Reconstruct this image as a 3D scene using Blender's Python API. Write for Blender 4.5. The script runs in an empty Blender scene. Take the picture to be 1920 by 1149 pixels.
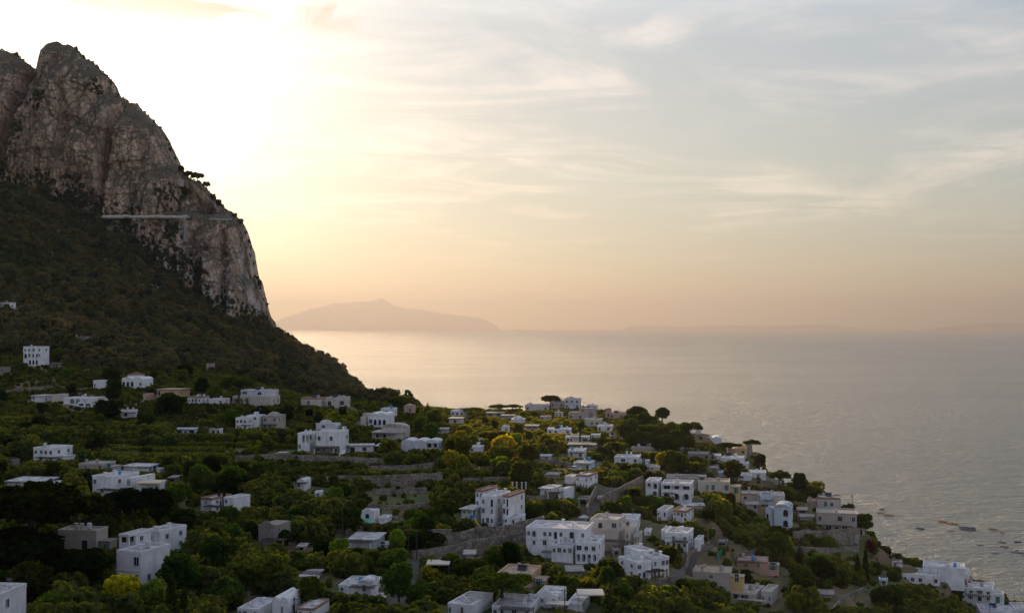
import bpy, math, random
import numpy as np
from mathutils import Vector

# ---------------------------------------------------------------- camera, sky, sun
SC = bpy.context.scene
COL = SC.collection
F, PX0, YH, H = 2270.0, 960.0, 612.0, 150.0      # focal length in photo pixels, eye level row, eye height (m)
cam_d = bpy.data.cameras.new('camera')
cam_d.sensor_width = 36.0
cam_d.lens = 36.0 * F / 1920.0
cam_d.shift_y = (YH - 574.5) / 1920.0
cam_d.clip_start, cam_d.clip_end = 1.0, 200000.0
cam = bpy.data.objects.new('camera', cam_d)
COL.objects.link(cam)
cam.location = (0, 0, H)
cam.rotation_euler = (math.radians(90), 0, 0)
SC.camera = cam

HAZE = 5.0e-5
SUN_PX, SUN_PY = 196.0, 152.0
sd = Vector(((SUN_PX - PX0) / F, 1.0, (YH - SUN_PY) / F)).normalized()     # towards the sun
SUN_EL = math.asin(sd.z)
SUN_AZ = math.atan2(sd.x, sd.y)
sun_d = bpy.data.lights.new('sun', 'SUN')
sun_d.energy = 5.0
sun_d.angle = math.radians(0.5)
sun_d.color = (1.0, 0.70, 0.40)
sun = bpy.data.objects.new('sun', sun_d)
COL.objects.link(sun)
sun.location = (-300, 900, 600)
sun.rotation_euler = sd.to_track_quat('Z', 'Y').to_euler()

w = bpy.data.worlds.new('World'); SC.world = w; w.use_nodes = True
nt = w.node_tree
for n in list(nt.nodes): nt.nodes.remove(n)

class NT:
    """small helper for wiring nodes"""
    def __init__(s, t): s.t = t
    def n(s, typ, **kw):
        nd = s.t.nodes.new(typ)
        for k, v in kw.items():
            if k.startswith('i_'): nd.inputs[k[2:].replace('_', ' ')].default_value = v
            else: setattr(nd, k, v)
        return nd
    def l(s, a, b): s.t.links.new(a, b)
    def m(s, op, a, b=None, c=None, clamp=False):
        nd = s.t.nodes.new('ShaderNodeMath'); nd.operation = op; nd.use_clamp = clamp
        for i, v in enumerate((a, b, c)):
            if v is None: continue
            if isinstance(v, (int, float)): nd.inputs[i].default_value = v
            else: s.l(v, nd.inputs[i])
        return nd.outputs[0]
    def vm(s, op, a, b=None, out=0):
        nd = s.t.nodes.new('ShaderNodeVectorMath'); nd.operation = op
        for i, v in enumerate((a, b)):
            if v is None: continue
            if isinstance(v, (tuple, list)): nd.inputs[i].default_value = v
            elif isinstance(v, (int, float)): nd.inputs['Scale'].default_value = v
            else: s.l(v, nd.inputs['Scale'] if (op == 'SCALE' and i == 1) else nd.inputs[i])
        return nd.outputs[out]
    def mix(s, fac, a, b, mode='MIX'):
        nd = s.t.nodes.new('ShaderNodeMix'); nd.data_type = 'RGBA'; nd.blend_type = mode; nd.clamp_factor = True
        for i, v in ((0, fac), (6, a), (7, b)):
            if isinstance(v, (int, float)): nd.inputs[i].default_value = v
            elif isinstance(v, (tuple, list)): nd.inputs[i].default_value = (*v[:3], 1)
            else: s.l(v, nd.inputs[i])
        return nd.outputs[2]
    def ramp(s, fac, stops, interp='LINEAR'):
        nd = s.t.nodes.new('ShaderNodeValToRGB'); r = nd.color_ramp; r.interpolation = interp
        while len(r.elements) < len(stops): r.elements.new(0.5)
        for e, (p, c) in zip(r.elements, stops):
            e.position = p
            e.color = (c, c, c, 1) if isinstance(c, (int, float)) else (*c, 1)
        s.l(fac, nd.inputs[0]); return nd.outputs[0]
    def noise(s, vec, scale, detail=4, rough=0.55, dist=0.0, out=0):
        nd = s.t.nodes.new('ShaderNodeTexNoise')
        nd.inputs['Scale'].default_value = scale; nd.inputs['Detail'].default_value = detail
        nd.inputs['Roughness'].default_value = rough; nd.inputs['Distortion'].default_value = dist
        if vec is not None: s.l(vec, nd.inputs['Vector'])
        return nd.outputs[out]
    def xyz(s, v):
        nd = s.t.nodes.new('ShaderNodeSeparateXYZ'); s.l(v, nd.inputs[0]); return nd.outputs
    def comb(s, x, y, z):
        nd = s.t.nodes.new('ShaderNodeCombineXYZ')
        for i, v in enumerate((x, y, z)):
            if isinstance(v, (int, float)): nd.inputs[i].default_value = v
            else: s.l(v, nd.inputs[i])
        return nd.outputs[0]

N = NT(nt)
tc = N.n('ShaderNodeTexCoord')
D = N.vm('NORMALIZE', tc.outputs['Generated'])
dx, dy, dz = N.xyz(D)
sky = N.n('ShaderNodeTexSky', sky_type='NISHITA', sun_disc=False)
sky.sun_elevation = SUN_EL; sky.sun_rotation = SUN_AZ; sky.altitude = 150
sky.air_density = 1.0; sky.dust_density = 0.2; sky.ozone_density = 1.0
nis = N.vm('SCALE', sky.outputs[0], 0.05)
# veil of thin evening cloud over the clear sky: elevation bands to west and east, out-of-frame parts brightened to lift sea and land
ez = N.m('MAXIMUM', dz, 0.0)
west = N.ramp(ez, [(0.0, (.57, .385, .29)), (0.02, (.55, .385, .295)), (0.045, (.50, .39, .32)), (0.08, (.62, .50, .39)),
                   (0.13, (.74, .63, .48)), (0.18, (.76, .68, .57)), (0.24, (.80, .77, .70)), (0.34, (2.2, 2.15, 2.02)), (0.54, (1.7, 1.7, 1.66)), (1.0, (.35, .43, .60))])
# east: dusk blue
east = N.ramp(ez, [(0.0, (.66, .60, .62)), (0.12, (.86, .82, .88)), (0.4, (.66, .70, .88)), (1.0, (.44, .52, .70))])
sdot = N.vm('DOT_PRODUCT', D, tuple(sd), out=1)
ang = N.m('ARCCOSINE', N.m('MINIMUM', sdot, 0.99999))
wfac = N.ramp(N.m('MULTIPLY_ADD', dy, 0.5, 0.5), [(0.0, 0.0), (0.35, 0.05), (0.9, 1.0), (1.0, 1.0)], 'EASE')
base = N.mix(wfac, N.vm('SCALE', east, 1.12), west)
# cooler and dimmer away from the sun to the right
rf = N.ramp(ang, [(0.12, 0.0), (0.8, 1.0)], 'EASE')
base = N.mix(N.m('MULTIPLY', rf, 0.92), base, N.vm('MULTIPLY', base, (.70, .80, .94)))
# high streaky cloud on a flat layer
den = N.m('ADD', N.m('MAXIMUM', dz, 0.0), 0.05)
P = N.comb(N.m('DIVIDE', dx, den), N.m('MULTIPLY', N.m('DIVIDE', dy, den), 0.55), 0.0)
n1 = N.noise(N.vm('ADD', P, (2.4, 0.9, 0.3)), 0.8, 7, 0.6, 0.9)
rot = N.n('ShaderNodeMapping'); rot.inputs['Rotation'].default_value = (0, 0, 0.5); rot.inputs['Scale'].default_value = (0.55, 1.6, 1)
N.l(P, rot.inputs[0])
n2 = N.noise(rot.outputs[0], 1.3, 8, 0.62, 1.4)
wisp = N.m('MULTIPLY', N.ramp(n1, [(0.38, 0.0), (0.62, 1.0)], 'EASE'), N.ramp(n2, [(0.40, 0.05), (0.64, 1.0)], 'EASE'))
wisp = N.m('MULTIPLY', wisp, N.ramp(ez, [(0.03, 0.0), (0.10, 0.75), (0.2, 0.9)]))
# low mauve bank towards the right horizon
hb = N.noise(N.comb(N.m('MULTIPLY', dx, 3.0), 0.0, N.m('MULTIPLY', dz, 34.0)), 1.0, 4, 0.55, 0.5)
bank = N.m('MULTIPLY', N.ramp(hb, [(0.36, 0.25), (0.60, 1.0)], 'EASE'), N.ramp(ez, [(0.0, .9), (0.02, 1.0), (0.05, 0.8), (0.085, 0.0)]))
bank = N.m('MULTIPLY', bank, N.ramp(dx, [(-0.10, 0.0), (0.36, 1.0)]))
base = N.mix(bank, base, (.20, .19, .215))
# aureole of the hidden sun
g1 = N.m('EXPONENT', N.m('MULTIPLY', N.m('POWER', N.m('DIVIDE', ang, 0.12), 1.5), -1.0))
g2 = N.m('EXPONENT', N.m('MULTIPLY', N.m('DIVIDE', ang, 0.108), -1.0))
glow = N.vm('ADD', N.vm('SCALE', N.comb(1.0, .86, .62), g1), N.vm('SCALE', N.comb(.48, .37, .28), g2))
# ragged cloud edges in the glow
cn = N.noise(N.comb(N.m('MULTIPLY', dx, 9.0), 0.0, N.m('MULTIPLY', dz, 38.0)), 1.0, 6, 0.6, 0.7)
cmask = N.m('MULTIPLY', N.ramp(cn, [(0.47, 0.0), (0.60, 1.0)]), N.ramp(dz, [(0.225, 0.0), (0.245, 1.0), (0.30, 1.0), (0.34, 0.0)]))
cmask = N.m('MULTIPLY', cmask, N.ramp(N.m('ADD', dx, 0.5), [(0.08, 0.6), (0.30, 1.0), (0.36, 1.0), (0.44, 0.0)]))
col = N.vm('ADD', N.vm('SCALE', base, 0.41), nis)
col = N.vm('ADD', col, glow)
col = N.vm('ADD', col, N.vm('SCALE', N.comb(.34, .225, .16), wisp))
col = N.mix(N.m('MULTIPLY', cmask, 0.85), col, (.80, .66, .50))
bgn = N.n('ShaderNodeBackground'); N.l(col, bgn.inputs[0]); bgn.inputs[1].default_value = 1.0
out = N.n('ShaderNodeOutputWorld'); N.l(bgn.outputs[0], out.inputs[0])
w.cycles.sampling_method = 'MANUAL'; w.cycles.sample_map_resolution = 1024

SC.view_settings.view_transform = 'Standard'; SC.view_settings.look = 'None'
SC.view_settings.exposure = 0.26; SC.view_settings.gamma = 1.0; SC.view_settings.use_curve_mapping = False
SC.render.engine = 'CYCLES'
SC.cycles.max_bounces = 5; SC.cycles.diffuse_bounces = 2; SC.cycles.glossy_bounces = 2
SC.cycles.transmission_bounces = 2; SC.cycles.volume_bounces = 0; SC.cycles.transparent_max_bounces = 6

# ---------------------------------------------------------------- materials
def mat(name):
    m = bpy.data.materials.new(name); m.use_nodes = True
    t = m.node_tree
    for n in list(t.nodes): t.nodes.remove(n)
    return m, NT(t)
def finish(m, n, col, rough=0.8, bump=None, bstr=0.3, bdist=0.1, spec=0.3, metal=0.0):
    p = n.n('ShaderNodeBsdfPrincipled'); o = n.n('ShaderNodeOutputMaterial')
    if isinstance(col, (tuple, list)): p.inputs['Base Color'].default_value = (*col[:3], 1)
    else: n.l(col, p.inputs['Base Color'])
    if isinstance(rough, (int, float)): p.inputs['Roughness'].default_value = rough
    else: n.l(rough, p.inputs['Roughness'])
    p.inputs['Specular IOR Level'].default_value = spec; p.inputs['Metallic'].default_value = metal
    if bump is not None:
        b = n.n('ShaderNodeBump'); b.inputs['Strength'].default_value = bstr; b.inputs['Distance'].default_value = bdist
        n.l(bump, b.inputs['Height']); n.l(b.outputs[0], p.inputs['Normal'])
    n.l(p.outputs[0], o.inputs[0]); return m
def pos(n): return n.n('ShaderNodeNewGeometry').outputs['Position']
def ocol(n): return n.n('ShaderNodeObjectInfo').outputs['Color']

def m_plaster():
    m, n = mat('plaster')
    P = pos(n)
    a = n.noise(P, 0.35, 5, 0.6); b = n.noise(P, 2.5, 5, 0.7)
    x, y, z = n.xyz(P)
    st = n.noise(n.comb(n.m('MULTIPLY', x, 1.6), n.m('MULTIPLY', y, 1.6), n.m('MULTIPLY', z, 0.22)), 1.0, 4, 0.6)
    c = n.mix(n.ramp(a, [(0.35, 0.0), (0.7, 0.5)]), ocol(n), (.52, .47, .42), 'MULTIPLY')
    c = n.mix(n.m('MULTIPLY', n.ramp(st, [(0.5, 0.0), (0.72, 1.0)]), 0.38), c, (.30, .27, .23))
    c = n.mix(n.m('MULTIPLY', n.ramp(b, [(0.55, 0.0), (0.75, 1.0)]), 0.25), c, (.36, .33, .30))
    return finish(m, n, c, 0.85, b, 0.3, 0.05)
def m_roof():
    m, n = mat('roof_screed')
    P = pos(n)
    a = n.noise(P, 0.6, 6, 0.65); b = n.noise(P, 3.0, 4, 0.7)
    c = n.mix(n.ramp(a, [(0.38, 0.0), (0.62, 0.85)]), ocol(n), (.17, .15, .13))
    c = n.mix(n.ramp(b, [(0.55, 0.0), (0.72, 0.5)]), c, (.55, .52, .48))
    return finish(m, n, c, 0.85, b, 0.3, 0.05)
def m_simple(name, colr, rough=0.7, var=0.35, sc=2.0, metal=0.0, spec=0.3):
    m, n = mat(name)
    a = n.noise(pos(n), sc, 4, 0.6)
    c = n.mix(n.ramp(a, [(0.3, 0.0), (0.75, 1.0)]), colr, tuple(v * (1 - var) for v in colr))
    return finish(m, n, c, rough, a, 0.2, 0.03, spec, metal)
def m_tint(name, rough=0.7, spec=0.3):
    m, n = mat(name)
    a = n.noise(pos(n), 1.5, 4, 0.6)
    c = n.mix(n.ramp(a, [(0.3, 0.0), (0.8, 0.4)]), ocol(n), (.3, .3, .3), 'MULTIPLY')
    return finish(m, n, c, rough, None, spec=spec)
def m_stone():
    m, n = mat('dry_stone')
    P = pos(n)
    v = n.n('ShaderNodeTexVoronoi'); v.feature = 'F1'; v.inputs['Scale'].default_value = 1.7; n.l(P, v.inputs['Vector'])
    e = n.n('ShaderNodeTexVoronoi'); e.feature = 'DISTANCE_TO_EDGE'; e.inputs['Scale'].default_value = 1.7; n.l(P, e.inputs['Vector'])
    a = n.noise(P, 0.25, 5, 0.6)
    c = n.mix(n.ramp(n.xyz(v.outputs['Color'])[0], [(0.1, 0.0), (0.9, 1.0)]), (.34, .285, .23), (.17, .14, .115))
    c = n.mix(n.ramp(e.outputs[0], [(0.0, 0.75), (0.09, 0.0)]), c, (.05, .045, .04))
    c = n.mix(n.ramp(a, [(0.48, 0.0), (0.68, 0.75)]), c, (.05, .055, .03))
    return finish(m, n, c, 0.95, e.outputs[0], 0.6, 0.2)
def m_leaf(name, c0, c1, c2, scale=0.12, transl=0.5):
    """leaves: hue drifts over the ground, object colour tints single trees"""
    m, n = mat(name)
    P = pos(n)
    a = n.noise(P, scale, 3, 0.6); b = n.noise(P, 1.1, 3, 0.6); r = n.n('ShaderNodeObjectInfo').outputs['Random']
    c = n.mix(n.ramp(a, [(0.35, 0.0), (0.65, 1.0)]), c0, c1)
    c = n.mix(n.m('MULTIPLY', n.ramp(b, [(0.45, 0.0), (0.75, 1.0)]), 0.7), c, c2)
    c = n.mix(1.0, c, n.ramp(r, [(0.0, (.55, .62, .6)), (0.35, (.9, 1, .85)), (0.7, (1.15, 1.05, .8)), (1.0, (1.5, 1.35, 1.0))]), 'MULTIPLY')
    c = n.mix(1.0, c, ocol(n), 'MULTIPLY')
    d = n.n('ShaderNodeBsdfDiffuse'); t = n.n('ShaderNodeBsdfTranslucent'); s = n.n('ShaderNodeMixShader'); s.inputs[0].default_value = transl
    n.l(c, d.inputs[0]); n.l(n.mix(1.0, c, (3.4, 3.0, .6), 'MULTIPLY'), t.inputs[0])
    n.l(d.outputs[0], s.inputs[1]); n.l(t.outputs[0], s.inputs[2])
    o = n.n('ShaderNodeOutputMaterial'); n.l(s.outputs[0], o.inputs[0]); return m
def m_ground():
    m, n = mat('hillside_ground')
    P = pos(n)
    a = n.noise(P, 0.035, 5, 0.6); b = n.noise(P, 0.35, 5, 0.65); c3 = n.noise(P, 0.012, 3, 0.5)
    c = n.mix(n.ramp(a, [(0.38, 0.0), (0.6, 1.0)]), (.065, .085, .024), (.17, .115, .065))
    c = n.mix(n.m('MULTIPLY', n.ramp(b, [(0.5, 0.0), (0.72, 1.0)]), 0.7), c, (.045, .065, .016))
    c = n.mix(n.ramp(c3, [(0.55, 0.0), (0.7, 0.5)]), c, (.085, .12, .028))
    return finish(m, n, c, 0.95, b, 0.6, 0.6)
def m_rock():
    m, n = mat('limestone_cliff')
    P = pos(n); x, y, z = n.xyz(P)
    g = n.n('ShaderNodeNewGeometry')
    nz = n.xyz(g.outputs['Normal'])[2]
    fl = n.noise(n.comb(n.m('MULTIPLY', x, 0.10), n.m('MULTIPLY', y, 0.06), n.m('MULTIPLY', z, 0.022)), 1.0, 8, 0.68, 0.6)
    a = n.noise(P, 0.05, 10, 0.72); b = n.noise(P, 0.25, 6, 0.7); e = n.noise(P, 0.016, 4, 0.55)
    c = n.mix(n.ramp(fl, [(0.36, 0.0), (0.62, 1.0)]), (.30, .20, .135), (.74, .52, .365))
    c = n.mix(n.m('MULTIPLY', n.ramp(b, [(0.52, 0.0), (0.7, 1.0)]), 0.7), c, (.12, .085, .06))
    c = n.mix(n.m('MULTIPLY', n.ramp(e, [(0.5, 0.0), (0.66, 1.0)]), 0.5), c, (.26, .165, .105))
    ck = n.n('ShaderNodeTexVoronoi'); ck.feature = 'DISTANCE_TO_EDGE'; ck.inputs['Scale'].default_value = 1.0
    wob = n.noise(P, 0.06, 4, 0.6, 0.0, 1)
    n.l(n.vm('ADD', n.comb(n.m('MULTIPLY', x, .085), n.m('MULTIPLY', y, .05), n.m('MULTIPLY', z, .03)), n.vm('SCALE', wob, 1.1)), ck.inputs['Vector'])
    crack = n.ramp(ck.outputs[0], [(0.0, 1.0), (0.055, 0.0)])
    ck2 = n.n('ShaderNodeTexVoronoi'); ck2.feature = 'DISTANCE_TO_EDGE'; ck2.inputs['Scale'].default_value = 1.0
    n.l(n.vm('ADD', n.comb(n.m('MULTIPLY', x, .24), n.m('MULTIPLY', y, .15), n.m('MULTIPLY', z, .11)), n.vm('SCALE', wob, 2.2)), ck2.inputs['Vector'])
    crack = n.m('MAXIMUM', crack, n.m('MULTIPLY', n.ramp(ck2.outputs[0], [(0.0, 1.0), (0.07, 0.0)]), 0.6))
    c = n.mix(n.m('MULTIPLY', crack, 0.62), c, (.07, .052, .04))
    # scars of pale fresh rock low on the face
    low = n.ramp(n.m('DIVIDE', z, 400.0), [(0.36, 0.0), (0.42, 1.0), (0.52, 0.9), (0.62, 0.0)])
    sc = n.m('MULTIPLY', n.ramp(n.noise(n.comb(n.m('MULTIPLY', x, .16), n.m('MULTIPLY', y, .1), n.m('MULTIPLY', z, .05)), 1.0, 7, 0.7), [(0.52, 0.0), (0.6, 1.0)]), low)
    c = n.mix(n.m('MULTIPLY', sc, 0.85), c, (.62, .58, .55))
    # grass and scrub holding on the gentler faces
    veg = n.ramp(n.m('ADD', n.m('MULTIPLY', nz, 0.55), n.m('MULTIPLY', a, 1.0)), [(0.62, 0.0), (0.80, 1.0)])
    c = n.mix(n.m('MULTIPLY', veg, 0.85), c, (.095, .080, .045))
    h = n.m('ADD', n.m('MULTIPLY', crack, -2.2), n.m('MULTIPLY', fl, 3.0)); h = n.m('ADD', h, n.m('ADD', b, n.noise(P, 0.9, 4, 0.7)))
    return finish(m, n, c, 0.95, h, 0.95, 0.8)
def m_sea():
    m, n = mat('sea_water')
    P = pos(n); x, y, z = n.xyz(P)
    q = n.comb(n.m('MULTIPLY', x, 0.38), y, 0.0)
    w1 = n.noise(q, 0.10, 5, 0.7, 0.4)
    w2 = n.noise(q, 0.30, 4, 0.65, 0.3)
    w3 = n.noise(q, 0.03, 6, 0.7, 0.3)
    w4 = n.noise(q, 0.0022, 4, 0.6, 0.5)
    h = n.m('ADD', n.m('MULTIPLY', w1, 3.4), n.m('ADD', n.m('MULTIPLY', w2, 1.1), n.m('MULTIPLY', w3, 5.0)))
    c = n.mix(n.ramp(w4, [(0.35, 0.0), (0.65, 1.0)]), (.085, .108, .104), (.10, .122, .112))
    p = n.n('ShaderNodeBsdfPrincipled'); o = n.n('ShaderNodeOutputMaterial')
    n.l(c, p.inputs['Base Color']); p.inputs['IOR'].default_value = 1.55; p.inputs['Specular IOR Level'].default_value = 0.5
    rr = n.ramp(w4, [(0.35, 0.28), (0.65, 0.36)]); n.l(rr, p.inputs['Roughness'])
    b = n.n('ShaderNodeBump'); b.inputs['Strength'].default_value = 1.0; b.inputs['Distance'].default_value = 4.0
    n.l(h, b.inputs['Height']); n.l(b.outputs[0], p.inputs['Normal'])
    n.l(p.outputs[0], o.inputs[0]); return m

M = dict(plaster=m_plaster(), roof=m_roof(), stone=m_stone(), ground=m_ground(), rock=m_rock(), sea=m_sea(),
         glass=m_simple('dark_glass', (.022, .026, .034), 0.15, 0.4, 1.0, 0, 0.6), frame=m_simple('window_frame', (.55, .55, .56), 0.6, 0.2),
         paint=m_tint('painted'), tile=m_simple('terracotta_tiles', (.20, .085, .055), 0.85, 0.5, 3.0),
         wood=m_simple('bark', (.075, .055, .042), 0.95, 0.5, 1.5), metal=m_simple('grey_metal', (.25, .25, .26), 0.45, 0.3, 1.0, 0.6),
         road=m_simple('road_surface', (.11, .098, .085), 0.95, 0.4, 0.6), conc=m_simple('pale_concrete', (.36, .34, .32), 0.9, 0.35, 0.5),
         leaf=m_leaf('leaves', (.028, .044, .019), (.052, .070, .024), (.11, .115, .030)),
         scrub=m_leaf('scrub_leaves', (.026, .040, .018), (.066, .080, .028), (.15, .14, .038), 0.03, 0.5),
         macchia=m_leaf('macchia_leaves', (.034, .044, .026), (.092, .076, .046), (.13, .11, .065), 0.028, 0.2),
         vine=m_leaf('vine_leaves', (.06, .085, .018), (.12, .13, .022), (.22, .19, .03), 0.05, 0.55),  # vines' own yellow-green, brightened to stand in for weak sunlight
         flower=m_simple('bougainvillea', (.16, .02, .12), 0.9, 0.5, 2.0),
         isle=m_simple('island_ground', (.30, .27, .24), 1.0, 0.3, 0.001), skin=m_simple('skin', (.45, .27, .2), 0.6, 0.1),
         water=m_simple('pool_water', (.06, .30, .30), 0.1, 0.2, 0.5, 0, 0.6))
# ---------------------------------------------------------------- noise and mesh helpers
RS = np.random.RandomState(7)
_TB = [RS.rand(256, 256) for _ in range(6)]
def vnoise(x, y, k=0):
    t = _TB[k % 6]
    x = np.asarray(x, float); y = np.asarray(y, float)
    xi = np.floor(x).astype(int); yi = np.floor(y).astype(int)
    fx = x - xi; fy = y - yi; fx = fx * fx * (3 - 2 * fx); fy = fy * fy * (3 - 2 * fy)
    g = lambda a, b: t[a & 255, b & 255]
    return (g(xi, yi) * (1 - fx) + g(xi + 1, yi) * fx) * (1 - fy) + (g(xi, yi + 1) * (1 - fx) + g(xi + 1, yi + 1) * fx) * fy
def fbm(x, y, o=4, k=0, gain=0.5):
    s = 0.0; a = 1.0; tot = 0.0
    for i in range(o):
        s = s + a * (vnoise(x * 2 ** i + 17.3 * i, y * 2 ** i + 9.1 * i, k + i) - 0.5); tot += a; a *= gain
    return s / tot * 2
def npmesh(name, V, Fq, mat=None, smooth=False, tri=False):
    me = bpy.data.meshes.new(name)
    k = Fq.shape[1]
    me.vertices.add(len(V)); me.vertices.foreach_set('co', np.asarray(V, np.float32).ravel())
    me.loops.add(Fq.size); me.loops.foreach_set('vertex_index', Fq.astype(np.int32).ravel())
    me.polygons.add(len(Fq)); me.polygons.foreach_set('loop_start', np.arange(0, Fq.size, k, dtype=np.int32))
    me.polygons.foreach_set('loop_total', np.full(len(Fq), k, np.int32))
    if smooth: me.polygons.foreach_set('use_smooth', np.ones(len(Fq), bool))
    me.update(calc_edges=True); me.validate()
    if mat: me.materials.append(mat)
    return me
def link(name, me, parent=None, label=None, cat=None, group=None, kind=None, color=None, loc=None):
    o = bpy.data.objects.new(name, me); COL.objects.link(o)
    if parent is not None: o.parent = parent
    if label: o['label'] = label
    if cat: o['category'] = cat
    if group: o['group'] = group
    if kind or cat: o['kind'] = kind or 'thing'
    if color: o.color = (*color, 1)
    if loc is not None: o.location = loc
    return o
def gridfaces(nx, ny, flip=False):
    i = np.arange(nx - 1)[:, None]; j = np.arange(ny - 1)[None, :]
    a = (i * ny + j).ravel(); b = ((i + 1) * ny + j).ravel(); c = ((i + 1) * ny + j + 1).ravel(); d = (i * ny + j + 1).ravel()
    return np.stack([a, d, c, b] if flip else [a, b, c, d], 1)

class MB:
    """collects simple solids in one mesh"""
    def __init__(s): s.v = []; s.f = []; s.m = []
    def add(s, vs, fs, mi=0):
        o = len(s.v); s.v += [tuple(v) for v in vs]; s.f += [tuple(i + o for i in f) for f in fs]; s.m += [mi] * len(fs); return s
    def box(s, x0, x1, y0, y1, z0, z1, mi=0, tx=0.0, ty=0.0):
        vs = [(x0, y0, z0), (x1, y0, z0), (x1, y1, z0), (x0, y1, z0), (x0 + tx, y0 + ty, z1), (x1 - tx, y0 + ty, z1), (x1 - tx, y1 - ty, z1), (x0 + tx, y1 - ty, z1)]
        return s.add(vs, [(0, 3, 2, 1), (4, 5, 6, 7), (0, 1, 5, 4), (1, 2, 6, 5), (2, 3, 7, 6), (3, 0, 4, 7)], mi)
    def prism(s, prof, y0, y1, mi=0):
        """extrude an x-z outline (counter-clockwise seen from -y) between y0 and y1"""
        n = len(prof)
        vs = [(x, y0, z) for x, z in prof] + [(x, y1, z) for x, z in prof]
        fs = [tuple(range(n)), tuple(range(2 * n - 1, n - 1, -1))] + [(i, n + i, n + (i + 1) % n, (i + 1) % n) for i in range(n)]
        return s.add(vs, fs, mi)
    def tube(s, pts, rs, n=6, mi=0):
        vs = []; fs = []
        pts = [Vector(p) for p in pts]
        for i, p in enumerate(pts):
            d = (pts[min(i + 1, len(pts) - 1)] - pts[max(i - 1, 0)]).normalized()
            a = d.orthogonal().normalized() if abs(d.z) < 0.98 else Vector((1, 0, 0)); b = d.cross(a).normalized(); a = b.cross(d).normalized()
            for k in range(n):
                t = 2 * math.pi * k / n; vs.append(p + (a * math.cos(t) + b * math.sin(t)) * rs[i])
        for i in range(len(pts) - 1):
            for k in range(n):
                fs.append((i * n + k, i * n + (k + 1) % n, (i + 1) * n + (k + 1) % n, (i + 1) * n + k))
        fs.append(tuple(range(n - 1, -1, -1))); fs.append(tuple((len(pts) - 1) * n + k for k in range(n)))
        return s.add(vs, fs, mi)
    def dome(s, cx, cy, z, rx, ry, h, mi=0, n=14, r=5):
        vs = []; fs = []
        for j in range(r):
            t = j / r * math.pi / 2
            for k in range(n):
                a = 2 * math.pi * k / n; vs.append((cx + rx * math.cos(t) * math.cos(a), cy + ry * math.cos(t) * math.sin(a), z + h * math.sin(t)))
        vs.append((cx, cy, z + h)); top = len(vs) - 1
        for j in range(r - 1):
            for k in range(n): fs.append((j * n + k, j * n + (k + 1) % n, (j + 1) * n + (k + 1) % n, (j + 1) * n + k))
        for k in range(n): fs.append(((r - 1) * n + k, (r - 1) * n + (k + 1) % n, top))
        return s.add(vs, fs, mi)
    def mesh(s, name, mats):
        me = bpy.data.meshes.new(name); me.from_pydata(s.v, [], s.f); me.validate()
        for m in (mats if isinstance(mats, (list, tuple)) else [mats]): me.materials.append(m)
        if len(me.polygons) == len(s.m): me.polygons.foreach_set('material_index', s.m)
        return me
    def obj(s, name, mats, parent=None, **kw):
        return link(name, s.mesh(name, mats), parent, **kw)

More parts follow.
